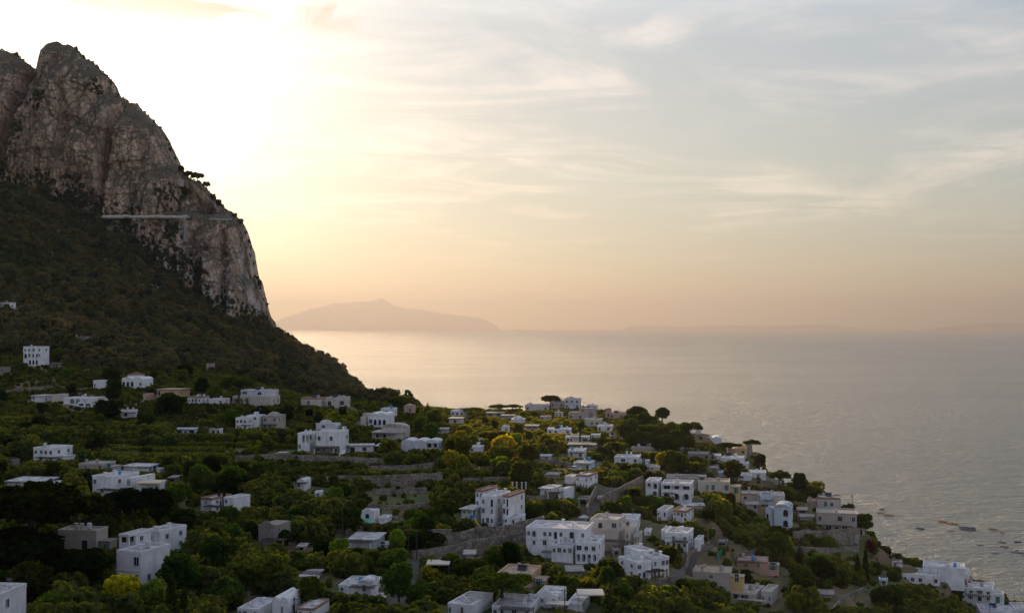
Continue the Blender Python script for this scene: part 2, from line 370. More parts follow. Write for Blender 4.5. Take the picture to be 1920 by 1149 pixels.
# ---------------------------------------------------------------- terrain
CT = {
 -500: [(60,100),(200,103),(290,112),(370,114),(450,122),(530,140),(600,160),(700,190),(850,240),(1000,290),(1100,330),(1500,350),(2500,250)],
 0: [(60,100),(200,103),(280,110),(370,110),(450,115),(530,129),(600,145),(700,166),(850,205),(1000,255),(1100,292),(1500,310),(2500,100)],
 200: [(60,98),(200,100),(240,104),(290,110),(370,110.5),(450,116),(520,124),(600,135),(700,144),(850,170),(1000,212),(1080,246),(1200,275),(1500,300),(2300,-20)],
 330: [(60,97),(200,99),(250,102),(300,105),(370,109),(430,113),(480,119),(550,127),(620,131),(750,138),(900,150),(1000,170),(1070,186),(1200,230),(1400,250),(2200,-20)],
 400: [(60,96),(200,98),(250,101),(300,104),(370,108),(430,112),(480,118),(550,125),(620,128),(750,131),(900,137),(1000,150),(1080,168),(1200,200),(1400,215),(2200,-20)],
 500: [(60,95),(200,97),(250,99.5),(300,102),(370,106.5),(430,110.5),(480,116),(560,120),(700,117),(850,117),(1000,125),(1100,147),(1150,157),(1230,160),(1400,120),(1700,-20)],
 600: [(60,94),(200,96.5),(250,98),(300,100.5),(370,105.5),(430,109.5),(500,115),(600,113),(800,104.5),(950,102),(1050,109),(1120,122),(1200,116),(1300,94),(1600,-20)],
 690: [(60,94),(200,96),(250,97),(300,99.5),(370,104.5),(430,109),(500,112.5),(620,112),(700,99),(1000,71),(1120,84.5),(1200,70),(1400,-20)],
 750: [(60,94),(200,96),(250,96),(300,99),(370,104.5),(430,108),(500,111),(600,111),(700,91),(900,55),(1100,40),(1250,-20)],
 850: [(60,94),(200,95),(250,95),(300,98),(350,104),(400,106.5),(500,109.5),(600,108.5),(640,106),(700,90),(800,50),(900,5),(960,-20)],
 1080: [(60,94),(200,94),(250,93.5),(300,97),(350,103),(400,105),(500,108),(560,108),(620,109),(680,100),(800,50),(900,5),(950,-20)],
 1200: [(60,92),(200,92),(250,91.5),(300,96),(350,101),(400,103),(500,105),(560,106.5),(600,104),(650,92),(750,40),(850,-20)],
 1300: [(60,88),(200,88),(250,89),(300,93),(350,98),(400,101),(480,102.5),(540,101),(600,91),(700,50),(800,-20)],
 1400: [(60,84),(200,82),(280,84),(330,89),(380,96),(430,98.5),(480,97),(520,91),(600,60),(720,-20)],
 1540: [(60,80),(200,78),(300,80),(350,84),(380,88.5),(430,90),(500,70),(600,20),(660,-20)],
 1620: [(60,78),(200,76),(300,76),(350,79.5),(380,82),(400,81),(460,62),(560,10),(620,-20)],
 1700: [(60,74),(200,70),(300,70),(350,74),(390,74.5),(440,60),(540,5),(600,-20)],
 1800: [(60,66),(200,62),(300,62),(340,65),(380,67),(400,66),(450,47),(540,0),(600,-20)],
 1900: [(60,60),(200,55),(300,55),(350,59),(385,60),(430,43),(520,-5),(580,-20)],
 2400: [(60,40),(200,36),(300,40),(380,43),(440,20),(500,-20)],
}
TY = 60 * (2600 / 60.) ** (np.arange(431) / 430.)
TP = np.arange(-560, 2460, 6.0)
_ks = sorted(CT)
_cz = np.array([np.interp(TY, [a for a, b in CT[k]], [b for a, b in CT[k]], right=CT[k][-1][1]) for k in _ks])
TZ = np.array([np.interp(TP, _ks, _cz[:, j]) for j in range(len(TY))]).T
def _blur(A, ax, n):
    k = np.hanning(2 * n + 3)[1:-1]; k /= k.sum()
    pad = [(0, 0), (0, 0)]; pad[ax] = (n, n); B = np.pad(A, pad, 'edge')
    return np.apply_along_axis(lambda v: np.convolve(v, k, 'valid'), ax, B)
TZ = _blur(_blur(TZ, 0, 7), 1, 3)
TX = (TP[:, None] - PX0) / F * TY[None, :]
YY = np.broadcast_to(TY[None, :], TX.shape)
far = np.clip((YY - 560) / 250, 0, 1) * np.clip((TZ + 20) / 60, 0, 1)
TZ = TZ + fbm(TX / 38, YY / 38, 3, 0) * 1.6 + fbm(TX / 11, YY / 11, 2, 2) * 0.5 + far * (fbm(TX / 110, YY / 150, 5, 3) * 17)
def terr(X, Y):
    """height of the finished terrain sheet under a point"""
    X = np.asarray(X, float); Y = np.maximum(np.asarray(Y, float), 61)
    u = np.clip((PX0 + F * X / Y - TP[0]) / 6.0, 0, len(TP) - 1.001); v = np.clip(np.log(Y / 60) / np.log(2600 / 60.) * 430, 0, len(TY) - 1.001)
    i = u.astype(int); j = v.astype(int); a = u - i; b = v - j
    return (TZ[i, j] * (1 - a) + TZ[i + 1, j] * a) * (1 - b) + (TZ[i, j + 1] * (1 - a) + TZ[i + 1, j + 1] * a) * b
_RY = np.concatenate([np.arange(130, 700, 1.0), np.arange(700, 1500, 3.0)])
def pad(X, Y, R_, z):
    """level a building plot into the hillside"""
    d = np.hypot(TX - X, YY - Y); w_ = np.clip(1 - (d - R_) / 5.0, 0, 1); w_ = w_ * w_ * (3 - 2 * w_)
    TZ[:] = TZ * (1 - w_) + z * w_
def hit(px, py, y0=130):
    """first point of the terrain seen in this direction"""
    ry = _RY[_RY >= y0]
    X = (px - PX0) / F * ry; zr = H - (py - YH) / F * ry
    zt = terr(X, ry)
    k = np.nonzero(zt >= zr)[0]
    if len(k) == 0:
        k = [int(np.argmax(zt - zr))]
    k = k[0]; Y = float(ry[k]); return (px - PX0) / F * Y, Y, float(zt[k])
V = np.stack([TX.ravel(), YY.ravel(), TZ.ravel()], 1)
me = npmesh('hillside', V, gridfaces(*TX.shape), M['ground'], smooth=True)
HILL = link('hillside', me, kind='structure')

# sea: one sheet out to the horizon
S = 60000.0
xs = np.array([-S, -8000, -2000, 0, 2000, 8000, S]); ys = np.array([-3000, 0, 600, 2000, 8000, 20000, 58000.])
V = np.stack([np.repeat(xs, len(ys)), np.tile(ys, len(xs)), np.zeros(49)], 1)
link('sea', npmesh('sea', V, gridfaces(7, 7), M['sea']), kind='structure')

# ---------------------------------------------------------------- the mountain
OUT = [(-560,120),(-300,80),(-80,92),(0,99),(14,102),(30,106),(50,119),(64,130),(79,136),(84,118),(88,103),(97,92),(106,86),(117,85),(128,89),(136,91),(146,96),(156,107),(166,116),(176,121),
       (190,133),(204,145),(212,158),(216,170),(224,186),(240,191),(256,196),(265,209),(280,220),(292,231),(303,246),(312,261),(318,275),(326,291),(335,311),(345,326),(360,336),(375,344),(388,357),(398,368),
       (415,384),(428,396),(440,405),(450,415),(458,428),(463,447),(470,468),(475,492),(479,515),(486,530),(491,546),(495,562),(499,578),(503,592),(512,612),(520,640)]
YC = 1150.0
CP = np.arange(-560, 520.5, 1.25)
CX = (CP - PX0) / F * YC
_o = np.array(OUT, float)
jag = fbm(CP / 9, CP * 0, 4, 1) * 4.5 + fbm(CP / 3, CP * 0 + 5, 2, 2) * 2.6
ctop = H + (YH - (np.interp(CP, _o[:, 0], _o[:, 1]) + jag)) / F * YC
NV = 250
vv = np.linspace(0, 1, NV)
zb = 70.0
CZ = zb + (ctop[:, None] - zb) * vv[None, :]
CXX = np.broadcast_to(CX[:, None], CZ.shape)
# distance inside the outline (coarse polyline distance)
ox = (np.interp(np.linspace(0, 1, 420), np.linspace(0, 1, len(_o)), _o[:, 0]) - PX0) / F * YC
oz = H + (YH - np.interp(np.linspace(0, 1, 420), np.linspace(0, 1, len(_o)), _o[:, 1])) / F * YC
dist = np.full(CZ.shape, 1e9)
for a in range(0, 420, 2):
    dist = np.minimum(dist, np.hypot(CXX - ox[a], CZ - oz[a]))
dist = np.minimum(dist, (ctop[:, None] - CZ) + 0.0)
R = 95.0
dd = np.clip(dist, 0, R)
bul = np.sqrt(np.maximum(R * R - (R - dd) ** 2, 0)) * 0.72
PXX = PX0 + F * CXX / YC; PYY = YH - (CZ - H) / YC * F
edge = np.clip(dist / 14.0, 0, 1)
def gul(cx, slope, cy, wd, dep, y0, y1):
    c = cx + (PYY - cy) * slope
    m = np.clip((PYY - y0) / 30, 0, 1) * np.clip((y1 - PYY) / 40, 0, 1)
    return dep * np.exp(-((PXX - c) / wd) ** 2) * m
back = gul(72, -0.12, 200, 12, 46, 130, 380) + gul(238, -0.02, 300, 9, 24, 195, 430) + gul(200, 0.0, 360, 30, 16, 320, 420)
back += gul(160, 0.1, 250, 8, 10, 150, 330) + gul(398, 0.18, 500, 12, 20, 430, 640) + gul(440, 0.1, 480, 8, 14, 415, 610) + gul(330, 0.05, 480, 9, 12, 415, 560)
back += 38 * np.clip((PXX - 338) / 12, 0, 1) * np.clip((412 - PYY) / 10, 0, 1) * np.clip((PYY - 300) / 30, 0, 1)     # upper right shoulder steps back
rid = lambda q: 1 - np.abs(q)
nz_ = rid(fbm(CXX / 34 + CZ / 260, CZ / 120, 4, 0)) * 13 + fbm(CXX / 13, CZ / 42, 4, 2) * 8 + rid(fbm(CXX / 7 + 3, CZ / 11, 3, 3)) * 3.4 + fbm(CXX / 3.2, CZ / 3.6, 2, 4) * 1.5
ledge = 3.0 * (np.mod((CZ + fbm(CXX / 60, CZ * 0, 3, 5) * 26) / 31.0, 1.0))
slope_back = np.clip((CZ - 180) / 220, 0, 1) * 26
DY = YC - bul + (back - nz_ * 1.7 + ledge) * edge + slope_back * edge - 6
road_z = H + (YH - 407) / F * 1080
V = np.stack([CXX.ravel() * (1 + 0 * DY.ravel()), DY.ravel(), CZ.ravel()], 1)
BK = YC + bul * 1.5 + fbm(CXX / 50, CZ / 50, 3, 1) * 12 * edge
V2 = np.stack([CXX.ravel(), BK.ravel(), CZ.ravel()], 1)
nf = CZ.size
F1 = gridfaces(*CZ.shape); F2 = gridfaces(*CZ.shape, flip=True) + nf
tp = np.arange(len(CP)) * NV + NV - 1
F3 = np.stack([tp[:-1], tp[1:], tp[1:] + nf, tp[:-1] + nf], 1)
rt = (len(CP) - 1) * NV + np.arange(NV)
F4 = np.stack([rt[:-1], rt[:-1] + nf, rt[1:] + nf, rt[1:]], 1)
lf = np.arange(NV)
F5 = np.stack([lf[1:], lf[1:] + nf, lf[:-1] + nf, lf[:-1]], 1)
link('mountain', npmesh('mountain', np.concatenate([V, V2]), np.concatenate([F1, F2, F3, F4, F5]), M['rock'], smooth=False), kind='structure')
def cliff_at(px, py):
    """point of the cliff face seen in this direction"""
    Y = 1080.0
    for _ in range(12):
        X = (px - PX0) / F * Y; Z = H - (py - YH) / F * Y
        i = int(np.clip(np.searchsorted(CX, X), 1, len(CP) - 1)); t = (Z - zb) / max(ctop[i] - zb, 1); t = min(max(t, 0), 1)
        Y = 0.5 * Y + 0.5 * float(DY[i, int(t * (NV - 1))])
    return (px - PX0) / F * Y, Y, H - (py - YH) / F * Y

# ---------------------------------------------------------------- far islands
def island(name, prof, Y, dep):
    p = np.array(prof, float); px = np.arange(p[0, 0], p[-1, 0] + .1, 2.0)
    top = (YH - np.interp(px, p[:, 0], p[:, 1]) + fbm(px / 14, px * 0, 4, 2) * 0.8 * 1.0) * Y / F + H
    rows = np.linspace(-1, 1, 31)
    X = np.repeat((px - PX0) / F * Y, 31); yy = np.tile(rows, len(px))
    T = np.repeat(top, 31)
    Z = -20 + (T + 20) * np.clip(1 - np.abs(yy) ** 1.3, 0, 1) * (1 + 0.25 * fbm(X / 900, yy * 5, 4, 1) * (np.abs(yy) > .05))
    V = np.stack([X, Y + yy * dep, Z], 1)
    link(name, npmesh(name, V, gridfaces(len(px), 31), M['isle'], smooth=True), kind='structure')
island('far_island_hills', [(500,612),(520,601),(545,591),(570,583),(600,576),(625,569),(660,567),(690,565),(702,563.5),(712,563),(722,566),(738,572),(760,578),(790,580),(820,586),(850,590),(880,594),(905,600),(922,607),(932,612.5)], 51000, 4600)
island('far_coast_hills', [(1180,612),(1195,609),(1230,611),(1290,612),(1330,610),(1370,609),(1420,610.5),(1490,610),(1545,608),(1570,611),(1600,613)], 52000, 3000)
island('far_headland_hills', [(1780,612),(1795,609),(1820,607.5),(1860,606),(1895,605),(1925,606),(1990,607),(2050,611)], 50000, 3000)
# ---------------------------------------------------------------- houses
rnd = random.Random(11)
HOUSES = []        # footprints to keep clear of planting: (X, Y, radius)
CLR = dict(w=(.78, .78, .80), v=(.66, .65, .69), c=(.66, .55, .40), y=(.60, .42, .20), o=(.62, .40, .24), p=(.56, .36, .29), g=(.24, .215, .19), s=(.42, .37, .33), k=(.58, .52, .47), b=(.56, .64, .72), r=(.50, .22, .12))
WALLM, ROOFM = M['plaster'], M['roof']
def circ(cx, cz, r, a0, a1, n, e=1.0):
    return [(cx + r * math.cos(math.radians(a0 + (a1 - a0) * i / n)), cz + e * r * math.sin(math.radians(a0 + (a1 - a0) * i / n))) for i in range(n + 1)]
_wc = {}
def win_mesh(kind, w, h):
    """window or door leaf pieces, built round (0,0,0) = sill centre on the wall face, outward = -y"""
    key = (kind, round(w, 1), round(h, 1))
    if key in _wc: return _wc[key]
    w, h = key[1], key[2]
    t = 0.05; fr = MB(); pn = MB()
    if kind in 'aA':
        r = w / 2; hs = max(h - r, .2)
        prof = [(-r, 0), (r, 0)] + circ(0, hs, r, 0, 180, 8)
        pn.prism(prof, -0.02, 0.05)
        o = circ(0, hs, r + t, 0, 180, 8); i = circ(0, hs, r, 0, 180, 8)
        for k in range(8): fr.prism([i[k], o[k], o[k + 1], i[k + 1]], -0.10, 0.04)
        fr.box(-r - t, -r, -.10, .04, 0, hs); fr.box(r, r + t, -.10, .04, 0, hs); fr.box(-r - t, r + t, -.16, .04, -t, 0)
        if kind == 'A': fr.box(-.03, .03, -.06, 0, 0, hs + r * .95)
    else:
        fr.box(-w / 2 - t, -w / 2, -.10, .04, 0, h); fr.box(w / 2, w / 2 + t, -.10, .04, 0, h)
        fr.box(-w / 2 - t, w / 2 + t, -.10, .04, h, h + t); fr.box(-w / 2 - t * 1.6, w / 2 + t * 1.6, -.17, .04, -t, 0)
        if kind in 'wWg': fr.box(-.03, .03, -.05, .0, 0, h)
        pn.box(-w / 2, w / 2, -.02, .04, 0, h)
    _wc[key] = (fr.mesh('window_frame', M['frame']), pn.mesh('window_pane', M['glass']), None)
    return _wc[key]
_sh = {}
def shutter_mesh(w, h):
    k = (round(w, 1), round(h, 1))
    if k not in _sh:
        b = MB(); b.box(-w / 4, w / 4, -.08, -.03, 0, h)
        for i in range(6): b.box(-w / 4 + .04, w / 4 - .04, -.1, -.075, h * (i + .25) / 6, h * (i + .8) / 6)
        _sh[k] = b.mesh('shutter', M['paint'])
    return _sh[k]
def opening(root, kind, x, y, z, w, h, rz, near, scol):
    nm = 'door' if kind in 'dD' else 'window'
    fr, pn, _ = win_mesh(kind, w, h)
    f = link(nm, fr, root, loc=(x, y, z)); f.rotation_euler = (0, 0, rz)
    if near: link('pane', pn, f)
    else:
        p = link('pane', pn, f)
    if kind == 'g':
        for s in (-1, 1):
            o = link('shutter', shutter_mesh(w, h), f, color=scol); o.location = (s * (w * .25 if rnd.random() < .4 else w * .78), 0, 0)
    return f
def arcade(b, x0, x1, z0, z1, n, y0, y1, mi=0, pier=0.18):
    """wall with n round-arched openings"""
    W = (x1 - x0) / n
    for i in range(n):
        a = x0 + i * W; pw = W * pier / 2 + .12; r = W / 2 - pw; top = z0 + (z1 - z0) * .88
        if r > top - z0 - .6: e = (top - z0) * .45 / r
        else: e = 1.0
        hs = top - r * e; c = a + W / 2
        b.box(a, a + pw, y0, y1, z0, hs, mi); b.box(a + W - pw, a + W, y0, y1, z0, hs, mi)
        arc = circ(c, hs, r, 180, 0, 10, e)
        for k in range(10):
            (xa, za), (xb, zb_) = arc[k], arc[k + 1]
            b.prism([(xa, za), (xb, zb_), (xb, z1), (xa, z1)], y0, y1, mi)
        b.box(a, a + pw, y0, y1, hs, z1, mi); b.box(a + W - pw, a + W, y0, y1, hs, z1, mi)
PLAN = []; RECTS = []
def plan(cx, yb, rot, col, blocks, label, extra='', Y=None, **kw):
    X0, Y0, z0 = hit(cx, yb) if Y is None else ((cx - PX0) / F * Y, Y, 0)
    PLAN.append((X0, Y0, cx, yb, rot, col, blocks, label, extra, kw))
def build_plans():
    for X0, Y0, cx, yb, rot, col, blocks, label, extra, kw in PLAN:
        if Y0 > 1000: continue
        zb_ = H - (yb - YH) / F * Y0
        a = math.radians(rot)
        for bl in blocks:
            Yd = Y0 + bl[5]; xm = ((bl[0] + bl[1]) / 2 - PX0) / F * Yd - X0; hw = (bl[1] - bl[0]) / 2 / F * Yd
            za = H - (bl[2] - YH) / F * Yd
            if abs(za - zb_) > 1.8: continue
            yc = bl[5] + bl[4] / 2
            for q in (-.5, .5):
                pad(X0 + (xm + hw * q) * math.cos(a) - yc * math.sin(a), Y0 + (xm + hw * q) * math.sin(a) + yc * math.cos(a), max(hw * .55, bl[4] / 2) + 1.2, za - .05)
    for X0, Y0, cx, yb, rot, col, blocks, label, extra, kw in PLAN:
        house(cx, yb, rot, col, blocks, label, extra, Y=Y0, X=X0, **kw)
    co = np.stack([TX.ravel(), YY.ravel(), TZ.ravel()], 1).astype(np.float32)
    HILL.data.vertices.foreach_set('co', co.ravel()); HILL.data.update()
def house(cx, yb, rot, col, blocks, label, extra='', cat='house', Y=None, X=None, name='house', group=None, roofc=None, scol=(.07, .28, .22)):
    """blocks: (px0, px1, py_base, py_top, depth_m, dy_m, roof, front) measured in the photograph at the house's own distance"""
    X0, Y0 = X, Y
    zb_ = H - (yb - YH) / F * Y0
    a = math.radians(rot)
    root = link(name, None, None, label, cat, group, loc=(X0, Y0, zb_)); root.rotation_euler = (0, 0, a)
    near = Y0 < 460
    c = CLR[col] if isinstance(col, str) else col
    rc = roofc or tuple(min(1, v * .72 + .08) for v in c)
    maxr = 0
    for bi, bl in enumerate(blocks):
        x0, x1, yb0, yt, dep, dy, roof, front = bl[:8]
        roof = roof or 'x'
        bc = CLR.get(bl[8], c) if len(bl) > 8 else c
        Yd = Y0 + dy
        if roof not in 'nvVt' and Y0 < 1000: yt += min((yt - YH) * dep / (Yd + dep) * .7, (yb0 - yt) * .28)     # the row read is the far edge of the flat roof
        xa, xb = (x0 - PX0) / F * Yd - X0, (x1 - PX0) / F * Yd - X0
        za, zt = H - (yb0 - YH) / F * Yd - zb_, H - (yt - YH) / F * Yd - zb_
        ca = math.cos(a); xm = (xa + xb) / 2; hw = (xb - xa) / 2
        fl = dep * (-math.sin(a) - X0 / Y0 * ca)          # how much of a flank shows beside the front
        fl = max(-hw * .9, min(hw * .9, fl)); hw = (hw - abs(fl) / 2) / max(ca, .5); xm -= fl / 2
        RECTS.append((x0 - 2, x1 + 2, yb0, yt, Yd))
        xa, xb = xm - hw, xm + hw
        W_, Hh = xb - xa, zt - za
        ya, yb_ = dy, dy + dep
        maxr = max(maxr, max(abs(xa), abs(xb)) + 1.0, dy + dep)
        cs = [(X0 + (xm + sx * hw) * ca - yy * math.sin(a), Y0 + (xm + sx * hw) * math.sin(a) + yy * ca) for sx in (-1, 1) for yy in (ya, yb_)]
        zg = min(float(terr(*q)) for q in cs) - zb_
        zf = max(min(za - .4, zg - .3), za - 5.0) if Y0 < 1000 else za - 1.5
        HOUSES.append((X0 + xm * ca - (ya + yb_) / 2 * math.sin(a), Y0 + xm * math.sin(a) + (ya + yb_) / 2 * ca, max(hw, dep / 2) + .8))
        stor = front.split('/') if front else ['']
        sh = Hh / len(stor)
        fb = ya
        wall = MB()
        loggia = [('L' in s or 'P' in s) for s in stor]
        for si, s in enumerate(stor):
            zt_s = zt - si * sh; zb_s = zt_s - sh
            if loggia[si]:
                rec = min(2.2, dep * .35)
                wall.box(xa + .01, xb - .01, ya + rec, yb_ - .01, zb_s + (0 if si < len(stor) - 1 else 0), zt_s - .01)
                n = max(1, sum(ch in 'LP' for ch in s))
                li = [i for i, ch in enumerate(s) if ch in 'LP']; sw = W_ / len(s)
                lx0, lx1 = xa + li[0] * sw, xa + (li[-1] + 1) * sw
                if 'L' in s: arcade(wall, lx0, lx1, zb_s, zt_s, n, ya, ya + .4)
                else:
                    for k in range(n + 1):
                        xx = lx0 + (lx1 - lx0) * k / n; xx = min(max(xx, lx0 + .17), lx1 - .17)
                        wall.box(xx - .17, xx + .17, ya + .05, ya + .39, zb_s, zt_s - .25)
                    wall.box(lx0, lx1, ya, ya + .45, zt_s - .28, zt_s)
                    for k in range(n):      # low railing wall
                        wall.box(lx0 + (lx1 - lx0) * k / n + .17, lx0 + (lx1 - lx0) * (k + 1) / n - .17, ya + .12, ya + .26, zb_s, zb_s + .9)
                # solid bits beside the loggia, floor and lid
                if li[0] > 0: wall.box(xa, lx0 - .005, ya, ya + rec + .02, zb_s, zt_s)
                if li[-1] < len(s) - 1: wall.box(lx1 + .005, xb, ya, ya + rec + .02, zb_s, zt_s)
                wall.box(xa + .006, xb - .006, ya + .41, ya + rec + .05, zt_s - .24, zt_s - .012)
                if si == len(stor) - 1: wall.box(xa, xb, ya - .003, yb_, zf, zb_s)
                else: wall.box(xa + .02, xb - .02, ya + .02, ya + rec + .1, zb_s, zb_s + .1)
            else:
                wall.box(xa, xb, ya, yb_, zf if si == len(stor) - 1 else zb_s, zt_s - (.0 if si == 0 else 0))
                if si > 0 and rnd.random() < .5: wall.box(xa - .12, xb + .12, ya - .12, ya + .002, zt_s - .16, zt_s)
        wall.obj('wall', M['stone'] if (len(bl) > 8 and bl[8] == 'S') else WALLM, root, color=bc)
        # roof
        rb = MB(); ov = .12
        if roof == 'f':
            ph, th = (.45 if Hh > 2.4 else .25), .22
            rb.box(xa + th, xb - th, ya + th, yb_ - th, zt - .12, zt + .08)
            rb.obj('roof', ROOFM, root, color=rc)
            pb = MB()
            pb.box(xa - .06, xb + .06, ya - .06, ya + th, zt - .2, zt + ph); pb.box(xa - .06, xb + .06, yb_ - th, yb_ + .06, zt - .2, zt + ph)
            pb.box(xa - .06, xa + th, ya + th + .001, yb_ - th - .001, zt - .2, zt + ph - .003); pb.box(xb - th, xb + .06, ya + th + .001, yb_ - th - .001, zt - .2, zt + ph - .003)
            pb.obj('parapet', WALLM, root, color=((.34, .19, .13) if rnd.random() < .14 else bc))
        elif roof in 'vV':
            rr = W_ / 2; hh = min(W_ * .22, 1.6)
            pts = [(xm + rr * math.cos(t), zt + hh * math.sin(t)) for t in [math.pi * k / 12 for k in range(13)]]
            rb.prism(pts, ya - ov, yb_ + ov); rb.obj('vaulted_roof', ROOFM if roof == 'v' else WALLM, root, color=tuple(min(1, v * .9) for v in bc))
        elif roof == 'n':     # row of vaults
            k_ = max(2, round(W_ / 4.2)); hh = .95
            for q in range(k_):
                c0 = xa + W_ * (q + .5) / k_; r0 = W_ / k_ / 2 - .02
                rb.prism([(c0 + r0 * math.cos(t), zt + hh * math.sin(t)) for t in [math.pi * k / 8 for k in range(9)]], ya - ov, yb_ + ov)
            rb.obj('vaulted_roof', WALLM, root, color=bc)
        elif roof == 'd':
            rb.box(xa - ov, xb + ov, ya - ov, yb_ + ov, zt - .1, zt + .22)
            rb.dome(xm, (ya + yb_) / 2, zt + .22, hw * .78, dep * .39, min(hw, dep / 2) * .42)
            rb.obj('domed_roof', ROOFM, root, color=tuple(min(1, v * .9) for v in bc))
        elif roof in 't':
            hh = dep * .2
            vs = [(xa - .3, ya - .3, zt), (xb + .3, ya - .3, zt), (xb + .3, yb_ + .3, zt), (xa - .3, yb_ + .3, zt), (xa + dep * .3, (ya + yb_) / 2, zt + hh), (xb - dep * .3, (ya + yb_) / 2, zt + hh)]
            rb.add(vs, [(0, 1, 5, 4), (1, 2, 5), (2, 3, 4, 5), (3, 0, 4), (3, 2, 1, 0)]); rb.obj('tiled_roof', M['tile'], root)
        elif roof == 's':     # slab with deep eaves
            rb.box(xa - .5, xb + .5, ya - .6, yb_ + .3, zt, zt + .22); rb.obj('roof', ROOFM, root, color=rc)
        elif roof == 'c':     # curved gable parapet
            rb.box(xa + .1, xb - .1, ya + .3, yb_, zt - .1, zt + .08); rb.obj('roof', ROOFM, root, color=rc)
            pb = MB(); pr = [(xm + hw * 1.02, zt - .2), (xm + hw * 1.02, zt + .35), (xm + hw * .72, zt + .4)] + [(xm + hw * .6 * math.cos(t), zt + .45 + hw * .33 * math.sin(t)) for t in [math.pi * k / 10 for k in range(11)]] + [(xm - hw * .72, zt + .4), (xm - hw * 1.02, zt + .35), (xm - hw * 1.02, zt - .2)]
            pb.prism(pr, ya - .08, ya + .25); pb.obj('gable', WALLM, root, color=bc)
        elif roof == 'x':
            pass
        # openings on the front
        for si, s in enumerate(stor):
            zt_s = zt - si * sh; zb_s = zt_s - sh
            if not s: continue
            sw = W_ / len(s)
            for i, ch in enumerate(s):
                x = xa + sw * (i + .5)
                if ch == '-': continue
                rec = min(2.2, dep * .35) if loggia[si] else 0
                if ch in 'LP': ch = 'd' if rnd.random() < .5 else 'W'
                hgt = sh
                if ch in 'w': w_, h_ = min(.95, sw * .45), min(1.3, hgt * .42)
                elif ch == 'W': w_, h_ = min(1.9, sw * .62), min(1.6, hgt * .5)
                elif ch == 'g': w_, h_ = min(1.2, sw * .34), min(1.6, hgt * .5)
                elif ch in 'aA': w_, h_ = min(1.7, sw * .6), min(2.1, hgt * .62)
                elif ch == 'D': w_, h_ = min(2.4, sw * .8), min(2.3, hgt * .78)
                else: w_, h_ = min(1.05, sw * .5), min(2.15, hgt * .74)
                zz = zb_s + (.08 if ch in 'dD' else (hgt * .2 if ch in 'aA' else hgt * .32))
                opening(root, ch, x, ya + rec - .005, zz, w_, h_, 0, near, scol)
        # flanks
        if front.strip('-/') and dep > 5 and roof != 'x':
            side = -1 if rot > 0 else 1
            ns = max(1, int(dep / 4))
            for si, s in enumerate(stor):
                zt_s = zt - si * sh; zb_s = zt_s - sh
                for q in range(ns):
                    if rnd.random() < .3: continue
                    yy = ya + dep * (q + .55) / ns
                    ch = rnd.choice('wwgd') if si == len(stor) - 1 else 'w'
                    if ch == 'g' and 'g' not in front: ch = 'w'
                    w_, h_ = (.95, min(2.1, sh * .72)) if ch == 'd' else (.95, min(1.3, sh * .42))
                    zz = zb_s + (.08 if ch == 'd' else sh * .32)
                    opening(root, ch, xb + .005 if side > 0 else xa - .005, yy, zz, w_, h_, math.pi / 2 if side > 0 else -math.pi / 2, near, scol)
        # roof furniture
        if roof in 'f' and W_ > 3.5 and bi < 3:
            for q in range(rnd.choice((1, 1, 2, 3))):
                cx_, cy_ = rnd.uniform(xa + .8, xb - .8), rnd.uniform(ya + .8, yb_ - .8)
                hh = rnd.uniform(.7, 1.3); kb = MB(); kb.box(cx_ - .28, cx_ + .28, cy_ - .28, cy_ + .28, zt + .08, zt + hh); kb.box(cx_ - .38, cx_ + .38, cy_ - .38, cy_ + .38, zt + hh, zt + hh + .14)
                kb.obj('chimney', WALLM, root, color=bc)
            if rnd.random() < .6 and W_ > 5:
                cx_, cy_ = rnd.uniform(xa + 1.2, xb - 1.2), rnd.uniform(ya + 1.2, yb_ - 1.2); kb = MB()
                kb.tube([(cx_, cy_, zt + .2), (cx_, cy_, zt + 1.3)], [.5, .5], 10); kb.tube([(cx_, cy_, zt + 1.3), (cx_, cy_, zt + 1.45)], [.5, .12], 10)
                kb.obj('water_tank', M['paint'], root, color=rnd.choice([(.5, .5, .52), (.08, .3, .55), (.35, .33, .3)]))
            if rnd.random() < .55:
                cx_, cy_ = rnd.uniform(xa + .6, xb - .6), rnd.uniform(ya + .6, yb_ - .6); kb = MB(); hh = rnd.uniform(1.6, 2.8)
                kb.tube([(cx_, cy_, zt), (cx_, cy_, zt + hh)], [.035, .03], 4)
                for q in range(3): kb.box(cx_ - .5, cx_ + .5, cy_ - .015, cy_ + .015, zt + hh - .1 - q * .22, zt + hh - .06 - q * .22)
                kb.obj('aerial', M['metal'], root)
            if rnd.random() < .3 and W_ > 7:
                cx_, cy_ = rnd.uniform(xa + 1.5, xb - 1.5), rnd.uniform(ya + 1.5, yb_ - 1.5); kb = MB()
                kb.add([(cx_ - 1, cy_ - .5, zt + .2), (cx_ + 1, cy_ - .5, zt + .2), (cx_ + 1, cy_ + .5, zt + 1.0), (cx_ - 1, cy_ + .5, zt + 1.0), (cx_ - 1, cy_ - .5, zt + .14), (cx_ + 1, cy_ - .5, zt + .14), (cx_ + 1, cy_ + .5, zt + .94), (cx_ - 1, cy_ + .5, zt + .94)],
                       [(0, 1, 2, 3), (7, 6, 5, 4), (0, 4, 5, 1), (1, 5, 6, 2), (2, 6, 7, 3), (3, 7, 4, 0)]); kb.tube([(cx_ - 1, cy_ + .5, zt + 1.1), (cx_ + 1, cy_ + .5, zt + 1.1)], [.22, .22], 8)
                kb.obj('solar_heater', M['glass'], root)
    bl0 = blocks[0]; dep0 = bl0[4]; xm0, hw0 = xm, hw
    # terrace with low wall in front
    x0, x1, yb0, yt, dep, dy = blocks[0][:6]
    wv = (x1 - x0) / F * Y0 / 2
